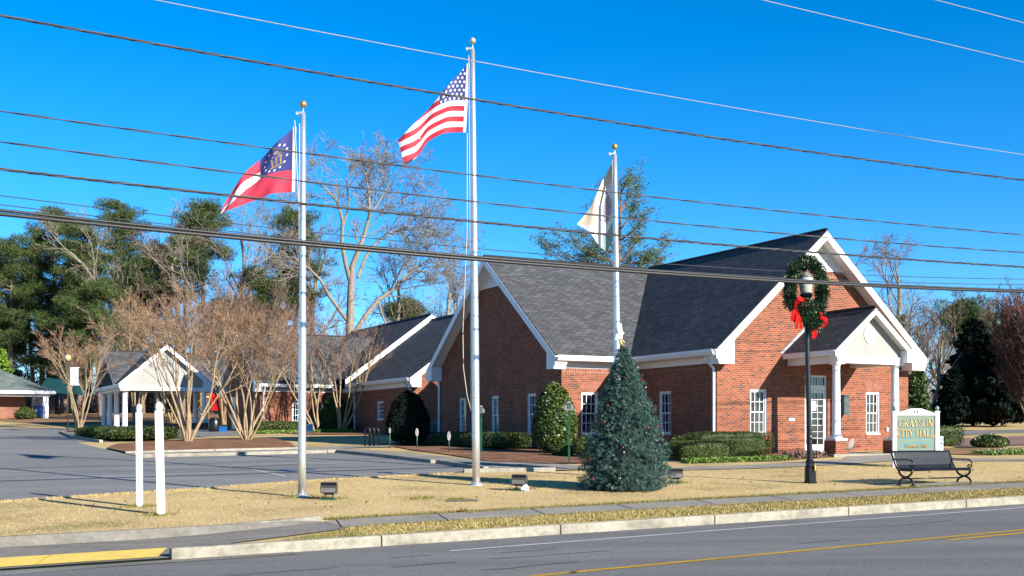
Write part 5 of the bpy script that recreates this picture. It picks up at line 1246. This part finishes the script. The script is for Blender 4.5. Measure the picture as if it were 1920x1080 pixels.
myrtle(325,812,26,585,75,'bare brown myrtle peeking above the carport gable peak',28,6,dens=1.05,twig='twig_d')
# big pale bare tree behind the rear wing ------------------------------
K=23.5; b=gk(652,K); yb=b.y
def lim(pts,frm=1,k_=2,L=4.2,dz=0):
    return dict(pts=[(PX(x,y,K).x,yb+d,PX(x,y,K).z,r*.8) for x,y,d,r in pts],**{'from':frm,'k':k_,'L':L})
prm=dict(n=[5,5,4,3],wob=.16,up=[.03,.04,.03,.02],lv=4,st=[1,1,0],k=[1,1.3,1.5,1.3],sp=[.7,.7,.7],lr=[.6,.58,.55],rr=.62,rmin=.012)
bare_tree('bare_tree','great pale barked bare tree with forked limbs behind the rear brick wing',b,[
 lim([(652,800,0,.5),(655,640,0,.42),(657,590,0,.4),(658,545,0,.36),(660,500,0,.28),(672,470,0,.25),(682,440,.3,.2),(692,400,.4,.15),(690,360,.6,.13),(684,325,.5,.09),(692,305,.5,.05)],5,1,2.0),
 lim([(656,525,0,.24),(650,500,-.3,.22),(643,460,-.6,.19),(645,420,-.8,.16),(638,385,-1,.12),(615,360,-1.3,.09),(600,345,-1.5,.06)],3,1,2.4),
 lim([(645,430,-.8,.12),(655,390,-.4,.1),(652,360,0,.07),(648,330,.2,.045)],1,1,2.8),
 lim([(670,520,0,.17),(684,480,.6,.15),(700,455,1,.13),(722,432,1.5,.11),(745,424,1.8,.08),(780,418,2,.05)],2,2,3.6),
 lim([(690,400,.4,.12),(705,380,.9,.1),(720,350,1.2,.07),(735,325,1.3,.05)],0,2,3.0),
 lim([(655,640,0,.26),(684,590,.6,.24),(706,560,1,.21),(738,535,1.6,.17),(764,505,2,.12),(790,485,2.4,.08),(805,478,2.4,.05)],2,2,3.8),
 lim([(650,600,0,.2),(622,560,-.8,.17),(605,528,-1.2,.14),(585,508,-1.6,.1),(560,490,-2,.06)],2,2,3.2),
 lim([(706,560,1,.12),(715,590,.8,.12),(724,610,.8,.12)],9,1,1)],
 prm,5,'bark','twig_g','bare trees beyond the hall',thr=2)
# generic tall bare trees (three kinds, then copies) --------------------
prmb=dict(n=[10,6,4,3],wob=.13,up=[.03,.06,.04,.02],lv=4,st=[3,1,0,0],k=[1.1,1.35,1.5,1.3],sp=[.6,.65,.7],lr=[.42,.55,.55],rr=.55,rmin=.012)
def tallbare(px,k,topy,label,seed,twig='twig_g',bark='bark',two=False,prm=prmb,r=.26):
    b=gk(px,k); H=(EYE-(topy-H0)/k)-b.z; st=[((.02,0,1),H*.9,r)]
    if two: st=[((.12,0,1),H*.85,r*.8),((-.14,.05,1),H*.82,r*.75,(-.2,0,0))]
    return bare_tree('bare_tree',label,b,st,prm,seed,bark,twig,'bare trees beyond the hall',thr=2),H
tA,HA=tallbare(305,21,352,'tall pale twin-stemmed bare tree between the pines',31,two=True)
tB,HB=tallbare(455,20,352,'tall grey bare tree behind the tip of the left flag',32)
tC,HC=tallbare(1668,26,488,'bare tree rising behind the right slope of the entrance gable',33,twig='twig_d')
def cp_bare(src,H,px,k,topy,label,rot):
    b=gk(px,k); h=(EYE-(topy-H0)/k)-b.z; s=h/H; return tree_copy(src,label,b,(s*1.0,s),rot)
for src,H,px,k,topy,lab,rot in ((tB,HB,265,20,440,'bare grey tree filling the gap right of the rounded pine',2.0),(tA,HA,405,21,430,'bare twin-stemmed tree under the tip of the left flag',2.6),
  (tB,HB,505,21,400,'bare tree left of the dark pine by the left flagpole',4.0),(tC,HC,730,22,500,'fine-twigged bare tree right of the great pale tree',.5),(tB,HB,800,20,500,'bare tree between the pale tree and the tallest flagpole',5.2),(tC,HC,850,21,515,'bare tree just behind the shaded gable edge',3.3),
  (tA,HA,770,19,525,'low crowned twin bare tree above the rear wing ridge',4.4),(tA,HA,1730,27,540,'bare twin tree right of the entrance gable corner',1.9),(tB,HB,1700,28,560,'slender bare tree close beside the gable eave',.8),(tC,HC,1765,26,600,'bare tree with reddish twigs left of the dark conifer',2.2),(tC,HC,1610,27,500,'bare tree top showing above the entrance gable slope',4.8),
  (tC,HC,340,21,470,'bare reddish tree behind the carport gable',5.9),(tC,HC,560,20,470,'bare reddish tree behind the left flagpole',1.3),(tA,HA,620,19,560,'low bare tree left of the great pale trunk',.2),(tC,HC,90,19,560,'bare reddish tree behind the pavilion',3.1),(tC,HC,1745,30,600,'low reddish bare tree behind the hall sign, left one',1.1),(tC,HC,1772,29,640,'low reddish bare tree behind the hall sign, right one',4.1),(tC,HC,1725,29,620,'low reddish bare tree next to the olive cedar',2.7),(tB,HB,1790,26,575,'thin bare tree left of the rounded right hand pine',2.9)):
    cp_bare(src,H,px,k,topy,lab,rot)
# pines -----------------------------------------------------------------
def clumps(rng,centers,radii,n,size,aspect,flat=.7,updir=.6):
    parts=[]
    for c,r in zip(centers,radii):
        m=max(6,int(n*r*r)); o=rng.normal(size=(m,3)); o/=np.linalg.norm(o,axis=1,keepdims=True); rad=r*rng.uniform(.25,1,m)**.6
        p=np.array(c)+o*rad[:,None]*np.array([1,1,flat]); parts.append(leaf_quads(p,size,aspect,rng,bias=o*.9+np.array([0,0,updir])))
    return join(parts)
def pine(px,k,topy,hw,boty,label,seed,dens=1.0):
    rng=np.random.default_rng(seed); b=gk(px,k); z=lambda y: EYE-(y-H0)/k; H=z(topy)-b.z; Wd=hw/k; zb=z(boty)-b.z
    o=thing('pine_tree',label,'pine tree',b,'tall pines behind the car park'); segs=[]; p=np.array(b); lean=rng.normal(size=2)*.02
    tr=[]; m=14
    for i in range(m+1): f=i/m; tr.append(np.array([b.x+lean[0]*H*f+.15*math.sin(f*5+seed),b.y+lean[1]*H*f,b.z+H*.97*f]))
    R0=H*.014+.06
    for i in range(m): segs.append((*tr[i],*tr[i+1],R0*(1-.85*i/m),R0*(1-.85*(i+1)/m)))
    C=[];Rr=[]; nb=int(36*dens)
    for i in range(nb):
        f=(zb/H)+(1-zb/H)*(i+rng.uniform(0,1))/nb; u=(f-zb/H)/(1-zb/H); a=rng.uniform(0,2*math.pi); rr=Wd*(.55+.55*math.sin(math.pi*min(1,u*.75+.22)))*rng.uniform(.6,1.1)*(1.0 if u<.8 else .75)
        q0=tr[0]+(tr[-1]-tr[0])*f*.98; q1=q0+np.array([math.cos(a)*rr,math.sin(a)*rr,rr*rng.uniform(.05,.5)]); mid=(q0+q1)/2-np.array([0,0,.1*rr])
        segs.append((*q0,*mid,.07,.05)); segs.append((*mid,*q1,.05,.02))
        for j in range(rng.integers(3,6)):
            t=rng.uniform(.45,1.05); c=q0+(q1-q0)*t+rng.normal(size=3)*np.array([.45,.45,.25]); C.append(c); Rr.append(rng.uniform(.5,.95))
            segs.append((*(q0+(q1-q0)*min(t,.95)*.85),*c,.025,.012))
    for i in range(int(rng.integers(3,6))):    # dead stubs
        f=rng.uniform(.25,max(.3,zb/H)); a=rng.uniform(0,6.28); q0=tr[0]+(tr[-1]-tr[0])*f; segs.append((*q0,*(q0+np.array([math.cos(a)*1.2,math.sin(a)*1.2,-.1])),.04,.01))
    v,f_=seg_mesh(np.array(segs),6); mesh_np('trunk',v,f_,'barkpine',parent=o,smooth=True)
    v,f_=clumps(rng,C,Rr,300,.36,.12,.6); mesh_np('crown',v,f_,'pine',parent=o); return o
for a in ((25,20,440,42,640,'dark pine at the far left edge of the wood',41),(100,19.5,383,58,545,'broad crowned pine left of the tall rounded one, tallest at far left',42,1.3),(150,20.5,400,38,600,'slim pine with a tall bare trunk at the left of the wood',43),
   (212,20,363,44,520,'tall rounded pine standing alone against the sky',44,1.1),(60,19.5,520,55,690,'low spreading pine behind the pavilion',45,1.3),(185,22,520,50,680,'low pine below the tall rounded pine',46,1.1),(385,20,370,44,470,'round topped pine behind the tip of the left flag',47),
   (345,21,430,42,560,'pine with thin crown between the pale bare stems',48),(548,21,380,50,590,'dark pine directly behind the left flagpole',49,1.25),(485,22,500,36,620,'low pine left of the left flagpole',50),(265,21,480,40,640,'dark mid height pine behind the carport roof',51),
   (120,20.5,560,50,720,'lowest dark pine behind the banner lamp',52,1.2),(755,19,560,34,600,'distant pine top above the rear wing roof',53,.7),(1822,27,563,40,640,'rounded pine top behind the dark conifer at right',54),(425,22,560,40,650,'low pine behind the brown myrtles',55),(75,19,440,45,640,'pine crown filling between the broad and the leftmost pines',57,1.1),(165,19,460,40,640,'dark pine crown behind the slim trunked pine',58,1.1),(240,19,490,40,640,'dark pine crown right of the tall rounded pine',59),(300,19.5,450,34,560,'dark pine behind the pale twin-stemmed bare tree',60),(0,19.5,480,40,660,'pine half cut by the left picture edge',61,1.1),(10,19,600,36,720,'low pine touching the left picture edge',56)):
    pine(*a)
# distant leafless wood, too many trees to count
rng=np.random.default_rng(77); out=[]
pw=dict(n=[6,4,3],wob=.14,up=[.04,.06,.03],lv=2,st=[1,0],k=[1.7,1.7],sp=[.6,.7],lr=[.45,.55],rr=.5,rmin=.03)
for i in range(95):
    px=rng.uniform(-120,1010) if i<72 else rng.uniform(1600,2000); k=rng.uniform(14.5,17.5) if px<1200 else rng.uniform(17,21); b=gk(px,k)
    H=rng.uniform(5,8.5) if px<1200 else rng.uniform(6,10)
    if 165<px<190: continue
    grow(rng,out,np.array(b),np.array([rng.normal()*.06,0,1.]),H,.14,0,pw)
v,f_=seg_mesh(np.array(out)[:,:8],3); o=mesh_np('woodland',v,f_,'twig_d'); tag(o,'distant leafless wood behind the buildings','woods',kind='stuff')
P=[]
for i in range(900):
    px=rng.uniform(-150,760) if i<760 else rng.uniform(1640,1990); k=rng.uniform(16,18.5) if px<1200 else rng.uniform(19,22); b=gk(px,k)
    if 168<px<186: continue
    hh=rng.uniform(1.2,5.0); q=rng.uniform(0,1,90)**.8; P.append(np.array(b)+np.stack([rng.normal(size=90)*1.1,rng.normal(size=90)*1.1,q*hh],1))
P=np.concatenate(P); v,f_=leaf_quads(P,.8,.1,rng,bias=np.array([0,0,1.0])); o=mesh_np('undergrowth',v,f_,'twig_d'); tag(o,'brown undergrowth at the foot of the wood','brush',kind='stuff')
# dense evergreens -------------------------------------------------------
def conifer(name,px,py,k,topy,hw,label,seed,m,n=9000,size=.32,asp=.3,power=.8,group=None,ragged=.25,b=None,low=.06):
    rng=np.random.default_rng(seed); b=gk(px,k) if b is None else b; z=lambda y: EYE-(y-H0)/k; H=z(topy)-b.z; Wd=hw/k; o=thing(name,label,'tree',b,group)
    segs=[(b.x,b.y,b.z,b.x,b.y,b.z+H*.95,.02*H,.03)]; nb=int(60); C=[]
    for i in range(nb*3):
        f=(low+(1-low)*(rng.uniform()**1.15)); a=rng.uniform(0,6.283); L=Wd*(1-f)**power*rng.uniform(1-ragged,1.08)+.12
        q0=np.array([b.x,b.y,b.z+f*H*.96]); q1=q0+np.array([math.cos(a)*L,math.sin(a)*L,L*rng.uniform(-.1,.3)]); segs.append((*q0,*q1,.05,.015)); C.append((q0,q1,L))
    P=[]; per=max(1,n//len(C))
    for q0,q1,L in C:
        t=rng.uniform(.25,1.03,per)[:,None]; s_=rng.normal(size=(per,3))*np.array([1,1,.55])*(.1+.13*L)*(1.15-t); P.append(q0+(q1-q0)*t+s_)
    P=np.concatenate(P); v,f_=seg_mesh(np.array(segs),5); mesh_np('trunk',v,f_,'barkpine',parent=o)
    v,f_=leaf_quads(P,size,asp,rng); mesh_np('crown',v,f_,m,parent=o); return o
conifer('conifer',1825,800,30,592,78,'black-green conical conifer filling the right background',61,'darkfir',26000,.42,.4,.7,'dark conifers at the right')
conifer('conifer',1880,800,31,605,80,'dark conifer behind the reddish bush at the right edge',62,'darkfir',20000,.4,.45,.6,'dark conifers at the right')
conifer('conifer',1788,802,31,690,34,'smaller dark conifer left of the black-green one',63,'darkfir',10000,.35,.45,.6,'dark conifers at the right')
conifer('spruce',1888,800,24,562,40,'pointed green spruce tip above the dark conifers',64,'pine',7000,.4,.3,.8)
conifer('cedar',1716,805,37,690,30,'olive green cedar beside the right corner of the hall',65,'cedar',9000,.25,.4,.45)
conifer('cedar',1692,805,27,585,36,'thin cedar top behind the right eave of the gable',66,'cedar',3500,.35,.3,.8)
conifer('arborvitae',2,790,23,650,38,'bright green conical evergreen above the pavilion roof',67,'bright',9000,.35,.4,.7)
# open crowned cedar behind the hall: irregular, see-through
def cedar_open():
    rng=np.random.default_rng(70); k=27.; b=gk(1155,k); o=thing('cedar','ragged open cedar towering behind the hall roof and right flagpole','tree',b); z=lambda y: EYE-(y-H0)/k
    segs=[]; tp=z(312); segs.append((b.x,b.y,b.z,b.x+.2,b.y,b.z+(tp-b.z)*.6,.32,.18)); segs.append((b.x+.2,b.y,b.z+(tp-b.z)*.6,PX(1166,312,k).x,b.y,tp,.18,.02)); P=[]
    brs=[(1160,500,1012,455),(1160,495,1050,440),(1160,505,1100,480),(1160,480,1110,380),(1165,500,1250,455),(1165,490,1205,430),(1165,505,1225,480),(1165,450,1208,400),(1163,430,1198,365),(1162,400,1190,340),(1160,390,1140,350),(1165,360,1180,325),(1160,470,1085,455),(1165,515,1245,490),(1160,515,1030,480),(1162,440,1128,415),(1164,530,1190,450),(1160,520,1130,455)]
    for (x0,y0,x1,y1) in brs:
        for rep in range(2):
            dy=rng.uniform(-2.2,2.2); q0=np.array([PX(x0,y0,k).x,b.y,z(y0)]); q1=np.array([PX(x1+rng.normal()*5,y1+rng.normal()*6,k).x,b.y+dy,z(y1+rng.normal()*6)]); L=np.linalg.norm(q1-q0)
            mid=q0*.5+q1*.5-np.array([0,0,.08*L]); segs.append((*q0,*mid,.07,.045)); segs.append((*mid,*q1,.045,.012))
            for j in range(int(7+L*2.2)):
                t=rng.uniform(.35,1.0); c=(q0+(q1-q0)*t)+rng.normal(size=3)*.28; e=c+np.array([(q1-q0)[0]/L*.5,rng.normal()*.3,rng.uniform(.1,.5)]); segs.append((*c,*e,.02,.008))
                m=rng.integers(26,48); s_=rng.uniform(0,1,m)[:,None]; P.append(c+(e-c)*s_+rng.normal(size=(m,3))*np.array([.19,.19,.13]))
    v,f_=seg_mesh(np.array(segs),5); mesh_np('trunk',v,f_,'barkpine',parent=o); P=np.concatenate(P); v,f_=leaf_quads(P,.17,.3,rng); mesh_np('crown',v,f_,'cedar',parent=o)
cedar_open()
# reddish brown multi-stem at the right edge
b=gk(1935,36); bare_tree('bare_shrub','reddish brown bare shrub crowding the right picture edge',b,[((math.cos(a)*.3-.08,math.sin(a)*.3,1),5.6,.05) for a in np.linspace(0,6.0,16)],dict(n=[9,5,4],wob=.06,up=[.05,.08,.06],lv=3,st=[1,0,0],k=[1.7,1.8,1.5],sp=[.35,.45,.5],lr=[.45,.5,.5],rr=.6,rmin=.010),81,'barkpine','twig_s',None,cat='shrub',thr=1)
# hedges and bushes ------------------------------------------------------
def hedge(name,label,cu,cv,au,av,h_,m='hedge',seed=0,n=6000,size=.07,z0=None,box=True,group=None,rot=0,dens=None,rnd=.25):
    """superellipsoid of leaves over a leafy core, centred at (cu,cv), half sizes au, av"""
    rng=np.random.default_rng(seed); b=G(cu,cv); e=.28 if box else .95
    def pt(n_):
        d=rng.normal(size=(n_,3)); d/=np.abs(d).max(axis=1,keepdims=True) if box else np.linalg.norm(d,axis=1,keepdims=True)
        return d
    d=pt(n); nrm=d/np.linalg.norm(d,axis=1,keepdims=True)
    if box:
        q=d/((np.abs(d)**9).sum(axis=1,keepdims=True)**(1/9))
    else: q=d
    lump=1+.02*np.sin(q[:,0]*9+seed)+.02*np.sin(q[:,1]*11+q[:,2]*7)
    def place(q,s): 
        tp=1 if box else (1-.3*q[:,2]); u=cu+q[:,0]*au*s*tp; v=cv+q[:,1]*av*s*tp; x=C_*u-S_*v; y=S_*u+C_*v; zz=b.z+h_*.5+q[:,2]*h_*.5*s; return np.stack([x,y,zz],1)
    P=place(q,(lump*rng.uniform(.88,1.03,n))); v1=leaf_quads(P,size,.55,rng,bias=nrm*.5)
    N=12; core=[];
    th=np.linspace(-math.pi/2,math.pi/2,9); ph=np.linspace(0,2*math.pi,N,endpoint=False); cc=np.array([[math.cos(t)*math.cos(p),math.cos(t)*math.sin(p),math.sin(t)] for t in th for p in ph])
    if box: cc=cc/(np.abs(cc)**9).sum(axis=1,keepdims=True)**(1/9)
    cv_=place(cc,.86); cf=np.array([[i*N+j,i*N+(j+1)%N,(i+1)*N+(j+1)%N,(i+1)*N+j] for i in range(8) for j in range(N)])
    v,f_=join([v1,(cv_,cf)]); o=mesh_np(name,v,f_,m,loc=tuple(b)); return tag(o,label,'hedge' if 'hedge' in name else 'bush',group)
hedge('hedge','low clipped hedge round the corner of the carport bed',9.6,58.2,1.7,5.0,.55,seed=1,n=9000,size=.11)
hedge('hedge','low clipped hedge before the brick range, left of the left flagpole',18.6,63.6,1.25,.55,.6,seed=2,n=4500,size=.1)
hedge('hedge','low clipped hedge before the brick range, right of the left flagpole',21.3,63.3,1.3,.55,.55,seed=3,n=4500,size=.1)
hedge('hedge','long shaded hedge under the three windows of the dark gable',19.4,40.6,.6,4.1,.55,seed=4,n=9000)
hedge('hedge','tall boxy hedge against the wall left of the entrance',23.35,29.85,1.5,.45,.8,seed=5,n=14000,size=.045)
hedge('hedge','lower rounded hedge beside the tinsel tree',21.55,28.8,.95,.45,.6,seed=6,n=10000,size=.045,m='hedge')
hedge('hedge','boxy hedge end behind the town sign',34.9,32.2,1.2,.5,.75,seed=7,n=5000)
hedge('bush','glossy leaved round topped bush at the front corner of the hall',19.55,34.3,.72,.72,2.35,m='holly',seed=8,n=9000,size=.1,box=False)
hedge('bush','dark egg shaped bush before the rear wing',18.0,43.3,.82,.82,2.15,m='darkfir',seed=9,n=7000,size=.1,box=False)
hedge('bush','small leafy shrub behind the left side of the tinsel tree',19.4,31.9,.5,.45,.7,m='holly',seed=10,n=2500,box=False)
hedge('bush','small green bush at the foot of the glossy one',19.0,32.8,.4,.4,.45,m='hedge',seed=11,n=1500,box=False)
hedge('bush','dark green thicket in the corner behind the leaning myrtle',22.3,64.6,.95,.8,2.0,m='holly',seed=12,n=5000,size=.16,box=False)
hedge('bush','light green shrub right of the town sign',35.6,30.2,.8,.5,.5,m='holly',seed=13,n=2500,size=.09,box=False)
hedge('bush','round clipped bush at the pavilion corner',8.7,96.6,.75,.75,.95,seed=14,n=1500,size=.16,box=False)
hedge('bush','round clipped bush at the left picture edge',3.5,98.0,.75,.75,.95,seed=15,n=1500,size=.16,box=False)
hedge('bush','little green shrub left of the boxy hedge',22.4,31.2,.4,.35,.65,seed=16,n=1500,box=False,m='holly')
rng=np.random.default_rng(90)
def patch(name,label,polyf,n,size,m,h_=.12,cat='plants',asp=.5,z=.02,up=0):
    U,V=polyf(n); P=np.array([tuple(G(u,v,z)) for u,v in zip(U,V)]); P[:,2]+=rng.uniform(0,h_,n); v,f_=leaf_quads(P,size,asp,rng,bias=np.array([0,0,up])); o=mesh_np(name,v,f_,m,loc=tuple(P[0])); return tag(o,label,cat,kind='stuff')
rect=lambda u0,u1,v0,v1,sl=0:(lambda n:(lambda a,b:(u0+(u1-u0)*a,v0+(v1-v0)*b+sl*(u0+(u1-u0)*a-u0)))(rng.uniform(0,1,n),rng.uniform(0,1,n)))
patch('ground_cover','fresh green bedding plants along the front bed',rect(20.3,23.9,27.75,28.25,-.05),5000,.07,'cover')
patch('ground_cover','light green ground cover before the far hedge',rect(16.8,22.5,61.4,62.7),5000,.12,'cover')
patch('ground_cover','green bedding plants with white flowers right of the town sign',rect(31.5,36.5,26.6,27.6,-.05),5000,.08,'cover')
patch('flowers','small white flowers in the right bed',rect(31.5,36.5,26.6,27.6,-.05),160,.05,'signwhite',.16)
patch('ivy','dark ivy growing over the right hand bed',rect(36.5,48,25.9,27.8),5000,.1,'twig_d',.15)
patch('ground_cover','purplish low plants before the entrance bed',rect(24.2,25.8,27.9,28.5,.1),600,.1,'twig_d',.2)
# lawn blades, denser and greener along the edges
def blades(name,label,n,rectf,size,m,h_=.03,keep=None):
    U,V=rectf(n)
    if keep is not None: q=keep(U,V); U,V=U[q],V[q]
    x=C_*U-S_*V; y=S_*U+C_*V; z=np.array([T(u,v) for u,v in zip(U,V)]); n=len(U); c=np.stack([x,y,z],1); d=rng.normal(size=(n,3))*np.array([.55,.55,.1])+np.array([0,0,.7]); d/=np.linalg.norm(d,axis=1,keepdims=True)
    s_=rng.normal(size=(n,3)); s_[:,2]=0; s_/=np.linalg.norm(s_,axis=1,keepdims=True); L=(h_*rng.uniform(.5,1.5,n))[:,None]; w_=size
    v=np.stack([c-s_*w_,c+s_*w_,c+d*L],1).reshape(-1,3); f_=np.arange(3*n).reshape(n,3); o=mesh_np(name,v,f_,m,loc=tuple(c[0])); return tag(o,label,'grass',kind='stuff')
def onlawn(U,V):
    near=np.interp(U,[1.76,5.74,9.16,12.5,15.5,17.3,24.4,30],[24.49,25.61,26.83,27.2,26.7,25.6,25.2,23.6]); return V<near
blades('grass','short straw coloured grass of the front lawn',90000,rect(-2,34,18.66,27.4),.005,'grassb',.016,onlawn)
blades('grass','greener grass fringe along the lawn side of the pavement',26000,rect(6.3,40,18.6,18.85),.006,'greenb',.06)
blades('grass','grass strip between pavement and kerb',52000,rect(4.0,34,16.48,17.66),.006,'greenb',.045,lambda U,V:(U>6.2)|(V<16.5+(U-3.6)*.36))
blades('grass','straw grass over the strip between pavement and kerb',30000,rect(6.2,34,16.5,17.62),.006,'grassb',.04)
blades('grass','green grass tufts round the floodlights and posts',2600,lambda n:(lambda c,i:(c[i,0]+rng.normal(size=n)*.16,c[i,1]+rng.normal(size=n)*.12))(np.array([(7.6,22.3),(11.9,22.4),(16,22.4),(4.0,20.8),(4.0,22.4),(7.2,22.9),(9.7,20.9),(9.2,21.5)]),rng.integers(0,8,n)),.007,'greenb',.06)
blades('grass','grass fringe along the car park edge',9000,lambda n:(lambda u:(u,np.interp(u,[1.76,5.74,9.16,12.5],[24.49,25.61,26.83,27.3])+rng.normal(size=n)*.04))(rng.uniform(-2,12.6,n)),.007,'grassb',.05)
# fallen leaves scattered on the lawn
U=rng.uniform(0,30,260);V=rng.uniform(18.7,26,260); q=onlawn(U,V); P=np.array([tuple(G(u,v,.02)) for u,v in zip(U[q],V[q])]); v,f_=leaf_quads(P,.06,.6,rng,bias=0); o=mesh_np('dead_leaves',v,f_,'leafdead',loc=tuple(P[0])); tag(o,'scattered brown dead leaves on the lawn','leaves',kind='stuff')
